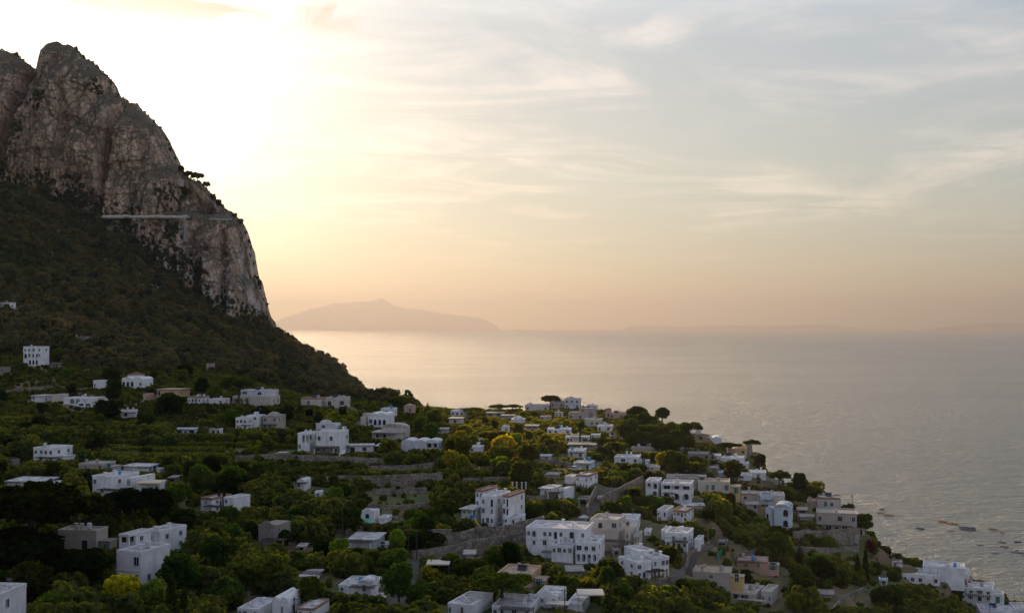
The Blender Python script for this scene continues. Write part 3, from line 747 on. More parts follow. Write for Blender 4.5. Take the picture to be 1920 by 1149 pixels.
    if 'T' in extra:
        tb = MB(); d = 3.2
        tb.box(-wv - 1, wv + 1, -d, -.02, -3.5, -.05); tb.obj('terrace', M['conc'], root)
        tb = MB(); tb.box(-wv - 1, wv + 1, -d, -d + .2, -.05, .85); tb.box(-wv - 1, -wv - .8, -d + .201, -.03, -.05, .84); tb.box(wv + .8, wv + 1, -d + .201, -.03, -.05, .84)
        tb.obj('terrace_wall', WALLM, root, color=c)
        HOUSES.append((X0, Y0 - 2, wv + 1))
    if near and len(blocks) == 1 and W_ > 6 and rnd.random() < .8:      # lean-to wing
        sd_ = 1 if rot < 0 else -1; lw = rnd.uniform(2.2, 3.6); lh = min(2.4, Hh * .62); ld = dep0 * rnd.uniform(.4, .7)
        xs_ = sorted((sd_ * hw0 + xm0, sd_ * (hw0 + lw) + xm0)); tb = MB(); tb.box(xs_[0] + .01, xs_[1], 1.0, 1.0 + ld, -2.5, lh); tb.obj('annex', WALLM, root, color=c)
        tb = MB(); tb.box(xs_[0] + .02, xs_[1] + .15, .8, 1.15 + ld, lh + .002, lh + .16); tb.obj('annex_roof', ROOFM, root, color=rc)
        opening(root, rnd.choice('wdg'), (xs_[0] + xs_[1]) / 2, .995, .1, .9, 1.9, 0, near, scol)
        HOUSES.append((X0 + (xm0 + sd_ * (hw0 + lw / 2)) * math.cos(a), Y0 + 2, lw / 2 + .8))
    if near and 'A' not in extra and 'T' not in extra and rnd.random() < .45:      # cane pergola
        pw_ = min(wv * rnd.uniform(.5, .9), 3.6); px_ = rnd.uniform(-wv * .3, wv * .3)
        for xx in (px_ - pw_, px_ + pw_):
            tb = MB(); tb.box(xx - .12, xx + .12, -2.7, -2.46, -2.5, 2.3); tb.obj('post', WALLM, root, color=c)
        tb = MB()
        for k in range(12): tb.box(px_ - pw_ - .2 + (2 * pw_ + .4) * k / 12, px_ - pw_ + (2 * pw_ + .4) * (k + .45) / 12 - .2, -2.9, -.02, 2.38, 2.46)
        tb.box(px_ - pw_ - .2, px_ + pw_ + .2, -2.72, -2.5, 2.3, 2.379); tb.obj('pergola', M['wood'], root)
    if 'B' in extra:       # balcony on the upper floor
        zz = (yb0 - yt) / F * Y0 * .5
        tb = MB(); tb.box(-wv * .9, wv * .9, -1.3, -.01, zz - .15, zz); tb.obj('balcony', WALLM, root, color=c)
        tb = MB(); tb.box(-wv * .9, wv * .9, -1.3, -1.24, zz + .85, zz + .92)
        for k in range(24):
            xx = -wv * .9 + wv * 1.8 * (k + .5) / 24; tb.box(xx - .02, xx + .02, -1.29, -1.25, zz, zz + .85)
        tb.obj('railing', M['metal'], root)
    if 'E' in extra:       # outside staircase
        tb = MB(); n = 14; hz_ = (yb0 - yt) / F * Y0 * .5
        for k in range(n): tb.box(wv + .05, wv + 1.25, -4.2 + k * .32, -4.2 + (k + 1) * .32 - .001, -2.5, hz_ * (k + 1) / n)
        tb.obj('staircase', WALLM, root, color=c)
    if 'A' in extra:       # flat cream awning on posts
        tb = MB(); zz = 2.5; tb.box(-wv * .7, wv * .7, -3.2, -.02, zz, zz + .1)
        tb.obj('awning', M['paint'], root, color=(.62, .54, .44))
        for xx in (-wv * .66, 0, wv * .66):
            tb = MB(); tb.tube([(xx, -3.1, -3), (xx, -3.1, zz)], [.06, .06], 5); tb.obj('post', M['metal'], root)
    return root
h = plan
# on the upper slope at the left
h(14,592,-18,'w',[(-6,36,592,580,8,0,'f','wawa'),(-4,22,580,567,7,1.5,'f','LLw')],'white tiered villa at the left edge, highest on the scrubby slope')
h(10,623,-12,'w',[(-4,23,623,613,7,0,'f','-d')],'low white house just below the tiered villa at the left edge')
h(155,648,-14,'g',[(134,178,648,632,8,0,'f','-dw','g')],'ruined grey-brown stone farmhouse above a green terrace','T')
h(62,686,-20,'w',[(38,86,672,651,9,1,'f','wwg/LLL'),(56,90,686,672,4,-2,'f','aaa')],'white two-storey villa with arched ground floor below the slope terraces','')
h(328,646,-10,'w',[(319,337,646,637,6,0,'f','-w')],'small pale house alone in the scrub at the foot of the slope',name='hut',cat='hut')
h(355,670,0,'w',[(347,363,670,664,5,0,'f','w-')],'tiny white box house, left of two at the edge of the scrub')
h(393,671,0,'w',[(383,404,671,665,5,0,'f','-w')],'tiny white house with low chimney, right of two at the edge of the scrub')
h(392,696,-15,'s',[(386,400,696,683,5,0,'f','-')],'small grey roofless hut between the wood and the dry bank',name='hut',cat='hut')
h(257,728,-12,'w',[(226,288,728,711,9,0,'n','aaa-w'),(232,266,711,703,6,5,'t','-')],'white house with a row of little vaults and a thatched ridge behind')
h(185,730,-12,'w',[(174,196,730,714,7,0,'f','w-')],'white house half hidden between two dark trees on the left')
h(325,752,-14,'o',[(292,357,744,729,10,0,'s','a--w-')],'peach-orange flat-roofed house with a white eave')
h(88,754,-8,'v',[(57,98,754,741,9,0,'s','PdW'),(98,121,754,740,8,.5,'f','-','k')],'grey-white bungalow with a porch and a pink side wing')
h(158,765,-8,'w',[(117,205,757,745,9,0,'f','wLLW-w'),(148,184,763,754,4,-3,'f','WW')],'long white bungalow with arched porch and red trim')
h(243,785,14,'w',[(228,257,784,770,6,0,'f','W-')],'small white box hut right of a dark round tree',name='hut',cat='hut')
h(388,760,-10,'w',[(350,392,757,744,8,0,'f','wWWw'),(392,432,756,747,7,1,'f','--w')],'long low white house left of the big umbrella pine')
h(480,762,-12,'v',[(434,527,760,743,9,0,'f','LLLgwgw','k'),(446,520,742,731,8,4,'f','g-A-')],'cream and white villa behind the umbrella pine, arched loggia at one end')
h(610,768,-6,'k',[(563,612,762,746,9,.5,'f','-w--'),(612,658,764,745,9,0,'f','A-W','k')],'pale house in two halves at the foot of the wooded mountain slope')
h(350,813,6,'b',[(331,370,813,803,6,0,'s','DwD')],'blue-walled shed with a red eave beside the hedges')
h(465,809,-14,'w',[(440,480,806,783,9,0,'f','wWw/g-w'),(456,492,789,778,6,5,'f','-w')],'white villa with chimneys, left of the stone-faced domed house')
h(514,808,-10,'s',[(492,536,807,778,9,0,'d','w-w/ww-')],'stone-faced villa with a shallow grey dome')
h(616,808,-8,'w',[(592,640,806,793,7,0,'c','-g--')],'small white house with a curved gable and green door')
h(610,852,-10,'w',[(590,655,851,832,10,0,'','Ww-w','S'),(592,655,832,808,9,.3,'f','w-w-'),(555,592,846,812,8,1,'f','wLL/w--')],'large white villa on a stone base with scaffolding on its flank','E')
h(678,850,8,'v',[(655,700,849,833,6,0,'s','D-W-')],'low white annex with an ochre shutter beside the scaffolded villa')
h(714,802,-14,'w',[(690,740,801,778,9,0,'n','WaAa'),(673,690,800,782,8,1,'f','-','k')],'white villa with two big arched windows and a scalloped roof')
h(730,783,-8,'w',[(714,745,780,766,7,0,'f','wDw')],'white house behind and above the scalloped villa')
h(768,776,-10,'p',[(757,779,776,760,6,0,'d','-w')],'small domed pink house next to a large dark tree')
h(732,826,-10,'k',[(697,767,825,808,10,0,'s','PP--'),(712,766,808,802,6,4,'v','')],'cream porch house with a long vault on its roof')
h(790,846,-8,'v',[(752,832,844,829,9,0,'n','wDwWPP')],'lilac house with a row of low vaults above a pool terrace','T')
# around the crest in the middle
h(860,781,-8,'v',[(845,876,780,769,8,0,'f','www')],'grey-white house on the crest left of the flat umbrella crowns')
h(856,797,-8,'k',[(842,870,796,783,7,0,'s','-W-')],'small house with pale slab roof in the gardens below the crest')
h(928,782,-6,'s',[(912,946,781,773,7,0,'s','WW')],'low house with a long pale slab roof on the crest')
h(955,786,-6,'s',[(940,966,786,778,6,0,'s','--')],'low brown-fronted house end to end with the long slab roof')
h(970,793,-4,'w',[(958,985,792,785,8,0,'d','')],'white shallow-domed roof rising from the gardens',name='cistern_house')
h(948,810,-10,'w',[(940,956,809,799,5,0,'d','-w')],'little white kiosk with a domed top among the vines',name='kiosk',cat='kiosk')
h(893,850,-12,'w',[(880,908,849,836,7,0,'f','w-')],'small white house with a sunlit beige roof by the leaning panel')
h(905,880,-8,'w',[(897,912,880,862,5,0,'f','w')],'narrow white house half hidden below the garden trees')
h(1008,772,-8,'v',[(984,1032,771,759,8,0,'f','w--w')],'long grey house left of the umbrella pine on the crest')
h(1062,767,-8,'s',[(1032,1060,766,752,9,0,'f','w-w'),(1058,1090,766,747,10,.5,'f','www/w-w','v')],'big grey-white crest villa with a battlemented roof')
h(1112,768,-8,'v',[(1100,1121,768,759,6,0,'f','ww')],'small white house alone on the skyline right of the big villa')
h(1088,790,-14,'s',[(1066,1108,789,773,9,0,'f','w-w-'),(1080,1112,773,765,7,6,'f','w-')],'stepped cream house below the battlemented villa')
h(1112,800,-14,'k',[(1096,1130,799,786,8,0,'f','-ww')],'cream house lowest of the stepped cluster on the crest')
h(1158,787,-8,'p',[(1143,1180,786,774,8,0,'f','w-ww'),(1135,1146,787,767,4,1,'f','w')],'long pink house with a square tower on the crest')
h(1140,811,-12,'w',[(1120,1150,810,797,8,0,'f','w-W'),(1150,1170,808,800,6,2,'f','-')],'white house with two roof levels below the pink towered house')
h(1158,826,-14,'k',[(1142,1168,825,806,8,0,'f','LL/LL')],'cream house with two tiers of arches beside the dark wood')
h(1048,815,-6,'w',[(1026,1072,814,803,8,0,'f','ww-w')],'low white house behind the tall palm')
h(1082,830,-6,'w',[(1060,1106,829,818,8,0,'f','W-W')],'white house with broad openings just right of the tall palm')
h(1084,845,-6,'s',[(1066,1118,842,831,9,0,'s','PPP')],'open terrace house with a sunlit slab roof')
h(1082,861,-12,'w',[(1065,1100,860,843,8,0,'f','W-w')],'white cube house above the pale blue cube')
h(1096,883,-16,'b',[(1075,1115,881,865,8,0,'f','w--d')],'pale blue-white cube house by the lane bend')
h(1178,871,-12,'w',[(1152,1202,869,854,9,0,'f','-W-w')],'white flat-roofed house with two dark windows in the garden belt')
h(1198,848,-8,'s',[(1184,1226,847,838,7,0,'f','--')],'low brown house with a stubby chimney stack among the trees')
h(1254,849,-10,'k',[(1240,1272,848,842,8,0,'t','-w')],'house with a red tiled roof among dark trees')
h(1290,826,0,'w',[(1262,1280,828,820,6,0,'f','w')],'white wall of a house glimpsed under the wooded knoll')
h(1318,832,-8,'w',[(1302,1352,831,822,9,0,'n','')],'low white house with long vaulted roofs above the sea')
h(1310,813,0,'v',[(1304,1314,813,803,4,0,'f','-')],'small pale tower at the tip of the wooded knoll',name='tower',cat='tower')
h(1310,861,-10,'g',[(1290,1330,860,848,9,0,'f','-w-a')],'grey stone building with a rooftop of clutter behind the lit trees')
h(1379,855,-8,'p',[(1362,1384,852,842,6,2,'f','-')],'low pink house beside the ochre tower')
h(1390,864,-16,'y',[(1380,1400,864,840,6,0,'f','-w/-')],'bright ochre-yellow house above the sea')
h(1400,852,0,'g',[(1394,1408,852,834,5,2,'f','-')],'square grey stone tower behind the ochre house',name='tower',cat='tower')
h(1375,872,-18,'w',[(1352,1396,871,856,10,0,'f','--w'),(1392,1406,880,866,6,-1,'f','w')],'white house stepping down beside the cliff-edge pine')
h(1353,895,0,'b',[(1343,1366,895,884,6,0,'f','-')],'small pale blue house behind the pine on the right')
h(1400,906,-12,'w',[(1384,1410,905,888,8,0,'f','W-/w-'),(1404,1432,894,883,8,3,'f','-w-')],'white two-storey house in front of a long pale block')
h(1440,911,-12,'s',[(1427,1460,910,896,8,0,'c','-w-')],'pale chapel with a curved gable and a dome behind',name='chapel',cat='chapel')
h(1448,885,0,'s',[(1441,1455,885,877,5,0,'d','')],'small domed stone pavilion on the skyline above the sea',name='pavilion',cat='pavilion')
h(1330,925,-10,'y',[(1309,1368,924,900,9,0,'f','-gg-g','k')],'yellow house with green shutters joined behind the colonnaded white house')
h(1290,905,-10,'k',[(1250,1308,915,893,9,0,'f','--w')],'beige block rising behind the colonnaded white house')
h(1255,938,-14,'w',[(1211,1240,932,900,9,0,'f','LL/-A'),(1240,1300,937,903,9,.5,'f','PPP/LLL')],'large white house with a brown verandah over arches')
h(1425,944,-10,'k',[(1388,1420,940,922,9,1,'f','w-'),(1418,1470,940,924,9,0,'f','-w--')],'sprawling pale house of joined flat-roofed blocks above the gardens')
h(1438,950,-10,'b',[(1426,1448,949,927,7,-1,'f','-')],'pale blue cube built against the sprawling flat-roofed house')
h(1410,954,-8,'s',[(1398,1421,953,943,6,0,'s','-d')],'small brown outhouse with a slab roof in the gardens')
h(1465,992,-20,'b',[(1434,1452,982,951,6,1,'c','a-'),(1452,1486,991,951,8,0,'v','-a/-a')],'pale blue house with a soft vaulted roof and arched windows','')
h(1545,955,-16,'k',[(1534,1575,955,930,8,0,'f','-gw-','k'),(1512,1536,953,937,7,1.5,'f','-',  'p')],'ochre upper villa with a green shutter and a pink wing')
h(1566,1003,-14,'s',[(1532,1604,1000,957,11,0,'f','w--W-w/dWdWd')],'broad pinkish villa of two floors on the high retaining wall','TB')
h(1285,956,-6,'w',[(1280,1318,952,946,5,0,'s','PP')],'low white pergola house with a thin flat slab in the orchard')
h(1265,980,-20,'k',[(1232,1262,979,953,9,0,'f','w-d/L-','w'),(1262,1300,978,952,9,.5,'f','wWdw/w--d','w')],'cream-roofed house with blind arches on its lower floor')
h(1272,1030,-18,'w',[(1248,1300,1028,994,9,0,'f','-w-w/wdww'),(1235,1252,1006,993,7,2,'f','-'),(1300,1316,1032,1006,7,1,'f','-')],'white two-storey house above the bend of the lane','B')
h(1215,1087,26,'w',[(1202,1260,1084,1040,9,0,'f','w-WW/LLLL'),(1165,1216,1082,1046,8,-1,'f','W--/wdw'),(1190,1240,1040,1031,7,3,'f','-w')],'white house with a row of blind arches and a glazed corner')
h(1160,1030,-18,'k',[(1106,1172,1012,970,9,0,'f','-a-W/---'),(1172,1184,1028,988,9,.5,'f','w/w'),(1184,1196,1030,998,6,2,'f','L/L')],'cream house on a stone base above the arcaded villa','')
h(1180,990,-12,'w',[(1160,1201,989,968,9,0,'f','-w-')],'white block with a sunlit roof behind the cream house')
h(1060,1052,-14,'w',[(984,1112,1028,984,11,1,'f','wA-wwdw-D-w/-w-W-w---w-'),(1086,1142,1051,1008,10,-3,'f','Www/LLLL'),(1040,1092,1040,1018,8,-3,'f','wWwg')],'large white arcaded villa of many roofs in the centre')
h(975,1102,-14,'o',[(932,1016,1100,1070,10,0,'f','-w-w-/w--w-')],'peach house with a white roof behind the lowest umbrella pine')
h(1050,1150,-14,'w',[(1000,1062,1148,1108,10,0,'c','-w-w/aw-w'),(1062,1106,1150,1122,9,1,'f','PdP/--')],'white house with a curved parapet and a tank at the bottom edge','A')
h(968,1160,-12,'v',[(922,1016,1158,1132,11,0,'f','wa-W-w')],'low white house with a cracked roof behind the pine trunk')
h(880,1160,-20,'w',[(838,922,1158,1126,11,0,'f','w--W--')],'white house with a square beige roof terrace at the bottom edge')
h(675,1118,-10,'w',[(634,718,1112,1094,9,0,'f','w--W-'),(672,712,1114,1092,5,-1,'v','-W-')],'white house with a speckled roof and a front vault by the tall trees')
h(688,1032,-6,'v',[(655,722,1028,1005,9,0,'s','PWPW/---')],'white house with a grey-beige roof and long verandah')
h(702,980,-8,'w',[(676,712,978,955,6,0,'c','-D-'),(710,735,979,968,5,.5,'f','-')],'white house with a scrolled gable on the brown terraces','T')
h(918,992,-22,'w',[(872,898,952,916,10,6,'f','ww/w-'),(896,940,985,925,11,2,'f','w-d/W-w/wWw'),(936,958,985,922,11,3,'f','wd/Wd/wW'),(948,986,988,964,7,0,'f','W-d/dWw'),(858,897,972,952,7,1,'s','PP')],'largest white villa, three storeys stepping down with a stair','')
h(1040,938,-22,'w',[(1012,1048,930,912,8,0,'s','-w-'),(1046,1066,936,912,8,1,'c','-')],'white gabled house by the pergola posts in the middle')
h(1098,920,-22,'w',[(1080,1120,918,888,9,0,'f','w--w/wdww'),(1052,1078,908,892,6,2,'f','-')],'white house of two floors beside the walled lane')
h(570,920,-12,'w',[(556,582,918,901,5,0,'v','W-')],'small white cube house with a curved roof below the long stone wall')
h(405,965,-24,'w',[(371,412,962,931,8,0,'f','-w-/---'),(412,448,945,928,7,3,'f','w-')],'white and grey house with two dark cypresses at its side')
h(515,1028,-16,'g',[(482,540,1026,979,8,0,'c','-w-w/w-w-')],'dark grey stone house with a curved parapet and a blue tank')
h(217,935,-22,'w',[(164,240,930,890,10,0,'f','w---/-w-'),(240,254,930,888,9,1,'','aA/-'),(252,300,922,903,7,2,'f','-w')],'white two-storey house between the two large umbrella pines')
h(95,872,-16,'w',[(58,134,868,838,9,0,'f','wgww/-W-d')],'white two-storey house with a balcony on the left','')
h(182,882,-8,'s',[(145,218,880,867,8,0,'f','-w--W')],'long low grey house right of the balconied house')
h(262,886,-8,'w',[(230,300,884,871,7,0,'s','W-PP')],'low white house with a thin slab roof above a green awning')
h(60,912,-4,'w',[(12,112,911,900,9,0,'s','PP--PP')],'low house with a long white slab roof above the dark pine')
h(158,1038,-8,'g',[(106,204,1034,992,5,0,'f','D--D-','s')],'old stone farmhouse with two dark barn openings under the pine')
h(250,1105,-20,'v',[(214,306,1102,1026,9,0,'f','--W/--A'),(200,238,1028,998,7,4,'f','P')],'tall plastered house with a roof terrace and one arched window','')
h(300,1040,-22,'w',[(262,326,1038,990,9,0,'f','-w-/-dw')],'white rear wing with a lattice roof beside the plastered house')
h(-10,1195,-6,'v',[(-80,52,1193,1104,8,0,'f','gggg/gggg')],'white house with green shutters cut off at the bottom left corner')
h(525,1160,-12,'w',[(440,512,1160,1140,9,0,'f','wW-w'),(505,562,1160,1128,8,2,'n','--w-'),(560,616,1158,1132,8,0,'f','w-d')],'white complex of low vaulted roofs at the bottom edge')
h(585,1092,-8,'w',[(562,604,1090,1078,7,0,'s','-w-')],'small house with a pale roof hidden by shrubs above the vaulted complex')
h(1412,1068,-14,'p',[(1383,1440,1067,1048,8,0,'f','-g-g-')],'pink bungalow with turquoise shutters on the dry slope')
h(1335,1090,-14,'y',[(1300,1372,1088,1068,8,0,'f','--w--','s')],'ochre garden building with pale flat roof next to a low wall')
h(1410,1135,-24,'k',[(1372,1432,1132,1106,10,0,'f','PdPW'),(1425,1456,1130,1100,8,1,'f','w-w')],'cream house with brick-edged roof and balcony at the lower right','B')
h(1740,1100,-20,'w',[(1694,1760,1096,1074,11,0,'f','www-w'),(1720,1790,1072,1058,10,6,'f','----')],'white hillside house with broad flat roofs, highest of the shore cluster')
h(1792,1104,-24,'w',[(1756,1815,1102,1078,10,0,'v','dAwL'),(1800,1818,1106,1082,8,1,'f','L')],'white house with arched porches in the middle of the shore cluster','')
h(1834,1128,-24,'w',[(1802,1860,1126,1096,10,0,'f','gwgw/wgdw','w')],'white house with green doors in the shore cluster')
h(1862,1140,-20,'w',[(1840,1880,1138,1112,9,0,'f','-gw/w-d')],'white house at the seaward end of the shore cluster')
h(1868,1170,-14,'v',[(1832,1905,1166,1142,10,0,'f','www-')],'low bluish-white house at the bottom right, below the cluster')
h(1915,1170,-10,'v',[(1892,1960,1166,1136,10,0,'f','ww')],'white flat-roofed house behind the small palm at the corner')
h(1716,1048,-12,'p',[(1700,1726,1047,1033,7,0,'f','w-')],'small pink house by the shore trees')
h(1745,1062,-12,'k',[(1732,1784,1062,1051,8,0,'s','PPP')],'open terrace house with a lit beige awning roof above the sea')
h(338,346,-10,'s',[(334,343,346,337,6,0,'f','w')],'tiny pale house under the pines on the mountain shoulder',Y=1108)
h(7,698,-8,'g',[(-2,16,698,689,5,0,'f','w')],'small grey cottage under the white two-storey villa at the left')
h(104,689,-8,'g',[(96,112,689,681,5,0,'s','PP')],'little white pergola hut right of the villa with the arched ground floor',name='hut',cat='hut')
h(278,751,-8,'p',[(268,288,751,739,5,0,'f','-w')],'small pinkish shed left of the peach-orange house',name='shed',cat='shed')
h(400,813,0,'s',[(392,408,813,804,4,0,'f','-D')],'small grey garden shed among the hedges',name='shed',cat='shed')
h(412,814,0,'w',[(407,418,814,804,4,0,'f','D')],'narrow pale garage beside the grey garden shed',name='shed',cat='shed')
h(530,858,-6,'s',[(520,540,858,848,4,0,'s','D-')],'low stone store at the foot of the scaffolded villa steps',name='shed',cat='shed')
h(686,786,-8,'k',[(680,692,786,775,6,0,'f','-w')],'cream cottage behind the left shoulder of the scalloped villa')
h(695,752,-6,'w',[(690,700,752,745,5,0,'f','w')],'tiny white house by the dark skyline tree',name='hut',cat='hut')
h(832,812,-8,'k',[(822,842,812,803,6,0,'s','W-')],'low cream house in the gardens right of the pool terrace')
h(997,806,-6,'s',[(985,1010,806,797,7,0,'s','PP')],'long brown greenhouse roof among the vines',name='greenhouse',cat='greenhouse')
h(1023,788,-6,'s',[(1012,1034,788,780,6,0,'f','w-')],'small stone house left of the stepped cream cluster')
h(1048,782,-6,'w',[(1040,1056,782,773,6,0,'f','ww')],'small white house under the big grey-white crest villa')
h(1117,823,-8,'v',[(1108,1126,823,814,6,0,'f','w-')],'small lilac-grey house beside the low flat pine')
h(1023,862,-8,'w',[(1012,1034,862,853,6,0,'s','-w')],'white garden house under the vine terraces')
h(1038,896,-10,'s',[(1026,1050,896,888,6,0,'s','--')],'flat brown garage roof left of the two-floor white house',name='garage',cat='garage')
h(1099,946,-20,'s',[(1086,1112,946,932,6,0,'s','D')],'stone garage with a flat roof at the mouth of the walled lane',name='garage',cat='garage')
h(1228,882,-8,'k',[(1218,1238,882,872,6,0,'f','w-')],'cream cottage half hidden left of the dark garden tree')
h(1281,842,-8,'w',[(1272,1290,842,833,6,0,'f','-w')],'white house end showing beneath the leaning pine of the knoll')
h(1344,862,-8,'w',[(1336,1352,862,852,6,0,'f','w-')],'small white house in the dark belt below the long vaulted roofs')
h(1339,884,-8,'s',[(1330,1348,884,875,6,0,'f','w')],'stone cottage left of the pale blue house by the pine')
h(1477,905,-8,'k',[(1470,1484,905,897,5,0,'f','w')],'tiny cream house under the dark upright skyline tree',name='hut',cat='hut')
h(1504,962,-12,'p',[(1496,1512,962,953,5,0,'s','D')],'small salmon garden shed left of the ochre upper villa',name='shed',cat='shed')
h(1512,975,-12,'s',[(1500,1524,975,966,5,0,'s','PP')],'low tiled carport between the vaulted house and the pinkish villa',name='carport',cat='carport')
h(1215,1003,-12,'w',[(1208,1222,1003,994,5,0,'f','-w')],'tiny white annex left of the white two-storey house by the lane')
h(1355,1022,-12,'g',[(1345,1365,1022,1014,5,0,'f','D')],'stone outhouse in the orchard right of the street lamp',name='shed',cat='shed')
h(1449,1078,-12,'p',[(1442,1456,1078,1062,5,0,'f','-')],'roofless pink tower-like ruin right of the pink bungalow',name='ruin',cat='ruin')
h(1153,1040,0,'k',[(1146,1160,1040,1028,5,0,'f','D')],'cream garden room right of the white arcaded villa')
h(1077,1078,0,'s',[(1062,1092,1078,1068,6,0,'s','PPP')],'long dark pergola terrace right of the peach house',name='pergola_house',cat='pergola')
h(711,1132,0,'w',[(700,722,1132,1120,5,0,'s','D')],'small white garage at the bend of the road near the bottom',name='garage',cat='garage')
h(881,1046,0,'k',[(872,890,1046,1036,5,0,'s','PP')],'wooden garden shelter under the roadside stone wall',name='shed',cat='shed')
h(568,1032,0,'k',[(560,576,1032,1022,4,0,'s','D')],'low pale lean-to right of the dark grey stone house',name='shed',cat='shed')
h(598,930,0,'w',[(590,606,930,921,4,0,'f','w')],'low white outhouse right of the small white cube house',name='shed',cat='shed')
h(327,903,0,'g',[(318,336,903,893,5,0,'s','D')],'stone tool shed right of the low house with the thin slab roof',name='shed',cat='shed')
h(23,872,0,'g',[(14,32,872,862,5,0,'f','w')],'grey cottage left of the balconied white house')
h(1682,1062,-14,'w',[(1672,1692,1062,1052,5,0,'f','w-')],'small white shed among the bushes above the shore cluster',name='shed',cat='shed')
h(1656,1094,-14,'b',[(1648,1664,1094,1085,4,0,'f','D')],'small pale hut beside the dark bushes on the lower right slope',name='hut',cat='hut')
h(1548,1120,-14,'s',[(1536,1560,1120,1111,5,0,'s','PP')],'weathered lean-to on the dark lower right slope',name='shed',cat='shed')
build_plans()
# ---------------------------------------------------------------- foliage meshes
def leafcloud(name, lobes, n, size, seed, mat, shell=0.62, squash_up=0.0):
    """many small leaf-cluster faces spread through a set of ellipsoid lobes (cx,cy,cz,rx,ry,rz)"""
    r = np.random.RandomState(seed)
    L = np.array(lobes, float); wgt = (L[:, 3] * L[:, 4] + L[:, 3] * L[:, 5]); wgt /= wgt.sum()
    k = r.choice(len(L), n, p=wgt)
    d = r.normal(size=(n, 3)); d /= np.linalg.norm(d, axis=1)[:, None]
    d[:, 2] = np.where(d[:, 2] < -0.65, -d[:, 2], d[:, 2])
    rad = shell + (1.02 - shell) * r.rand(n) ** 0.6
    rad = np.where(r.rand(n) < .08, rad * 1.12, rad)
    c = L[k, :3] + d * rad[:, None] * L[k, 3:6]
    nr = d + r.normal(size=(n, 3)) * 0.65; nr /= np.linalg.norm(nr, axis=1)[:, None]
    t = np.cross(nr, r.normal(size=(n, 3))); t /= np.linalg.norm(t, axis=1)[:, None]
    b = np.cross(nr, t); s = size * (0.55 + 0.9 * r.rand(n))[:, None]
    q = 0.45 + .4 * r.rand(n)[:, None]
    V = np.stack([c - t * s * .6, c + b * s * q, c + t * s * .6 + nr * s * .15, c - b * s * q], 1).reshape(-1, 3)
    return npmesh(name, V, np.arange(4 * n).reshape(n, 4), mat)
def lobes_round(R_, hgt, seed, n=9):
    r = random.Random(seed); L = [(0, 0, hgt, R_ * .74, R_ * .74, R_ * .80), (0, 0, hgt - R_ * .45, R_ * .6, R_ * .6, R_ * .5)]
    for i in range(n):
        a = r.uniform(0, 6.28); e = r.uniform(-1.0, 1.15); q = R_ * r.uniform(.5, .72)
        s = R_ * r.uniform(.26, .46)
        L.append((q * math.cos(a) * math.cos(e), q * math.sin(a) * math.cos(e), hgt + q * math.sin(e) * 1.05, s, s, s * r.uniform(.7, .95)))
    return L
def trunk_mesh(hgt, r0, limbs, seed, lean=0.15):
    r = random.Random(seed); b = MB(); l1 = r.uniform(-lean, lean); l2 = r.uniform(-lean, lean)
    pts = [(l1 * hgt * t * t, l2 * hgt * t * t, hgt * t - .8 * (t == 0)) for t in (0, .25, .5, .75, 1)]
    b.tube(pts, [r0 * 1.25, r0, r0 * .85, r0 * .72, r0 * .5], 7)
    for (dx_, dy_, dz_, t) in limbs:
        p = pts[int(t * 4)]; e = (p[0] + dx_, p[1] + dy_, p[2] + dz_)
        m_ = ((p[0] + e[0]) / 2 + dx_ * .08, (p[1] + e[1]) / 2, (p[2] + e[2]) / 2 + dz_ * -.08)
        b.tube([p, m_, e], [r0 * .5, r0 * .34, r0 * .14], 5)
    return b.mesh('trunk', M['wood'])
TREE = {}
# round broadleaf, reference height 8 m, crown radius about 3.6
for i in range(5):
    L = lobes_round(3.5, 4.5, 40 + i, 15)
    TREE['round%d' % i] = (trunk_mesh(4.4, .22, [(1.6, .4, 1.6, .75), (-1.3, .9, 1.5, .75), (.2, -1.5, 1.4, .5), (-.5, -.8, 2.0, 1)], i), leafcloud('round_crown', L, 3600, .44, 60 + i, M['leaf']))
for i in range(3):       # umbrella pine, 12 m, crown radius 6
    L = []; r = random.Random(80 + i)
    for k in range(26):
        a = r.uniform(0, 6.28); q = 5.0 * math.sqrt(r.random()); s = r.uniform(1.2, 1.9)
        L.append((q * math.cos(a), q * math.sin(a) * .95, 9.7 - q * q * .055 + r.uniform(-.5, .6), s, s, s * .85))
    lim = []
    for k in range(9):
        a = 6.28 * k / 9 + r.uniform(-.2, .2); q = r.uniform(2.6, 4.6); lim.append((q * math.cos(a), q * math.sin(a), r.uniform(2.3, 3.2) + (.75 - .5) * 0, .75))
    TREE['pine%d' % i] = (trunk_mesh(9.2, .36, lim, 90 + i, .10), leafcloud('pine_crown', L, 6500, .42, 95 + i, M['leaf'], .45))
for i in range(2):       # cypress, 10 m
    L = [(0, 0, 1.0 + 8.6 * t, .95 * (1 - t) ** .55 + .12, .95 * (1 - t) ** .55 + .12, 1.0) for t in np.linspace(0, .97, 9)]
    TREE['cypress%d' % i] = (trunk_mesh(3, .16, [], i, .02), leafcloud('cypress_crown', L, 1800, .34, 110 + i, M['leaf'], .6))
for i in range(2):       # layered conifer, 9 m
    L = []
    for k in range(9):
        t = k / 9; z = 1.4 + 7.2 * t; q = 2.6 * (1 - t) + .25
        for a in range(6): L.append((q * .6 * math.cos(a * 1.05 + k), q * .6 * math.sin(a * 1.05 + k), z - .1, q * .42, q * .42, .22))
    TREE['conifer%d' % i] = (trunk_mesh(8.6, .17, [], i, .01), leafcloud('conifer_crown', L, 2200, .34, 120 + i, M['leaf'], .3))
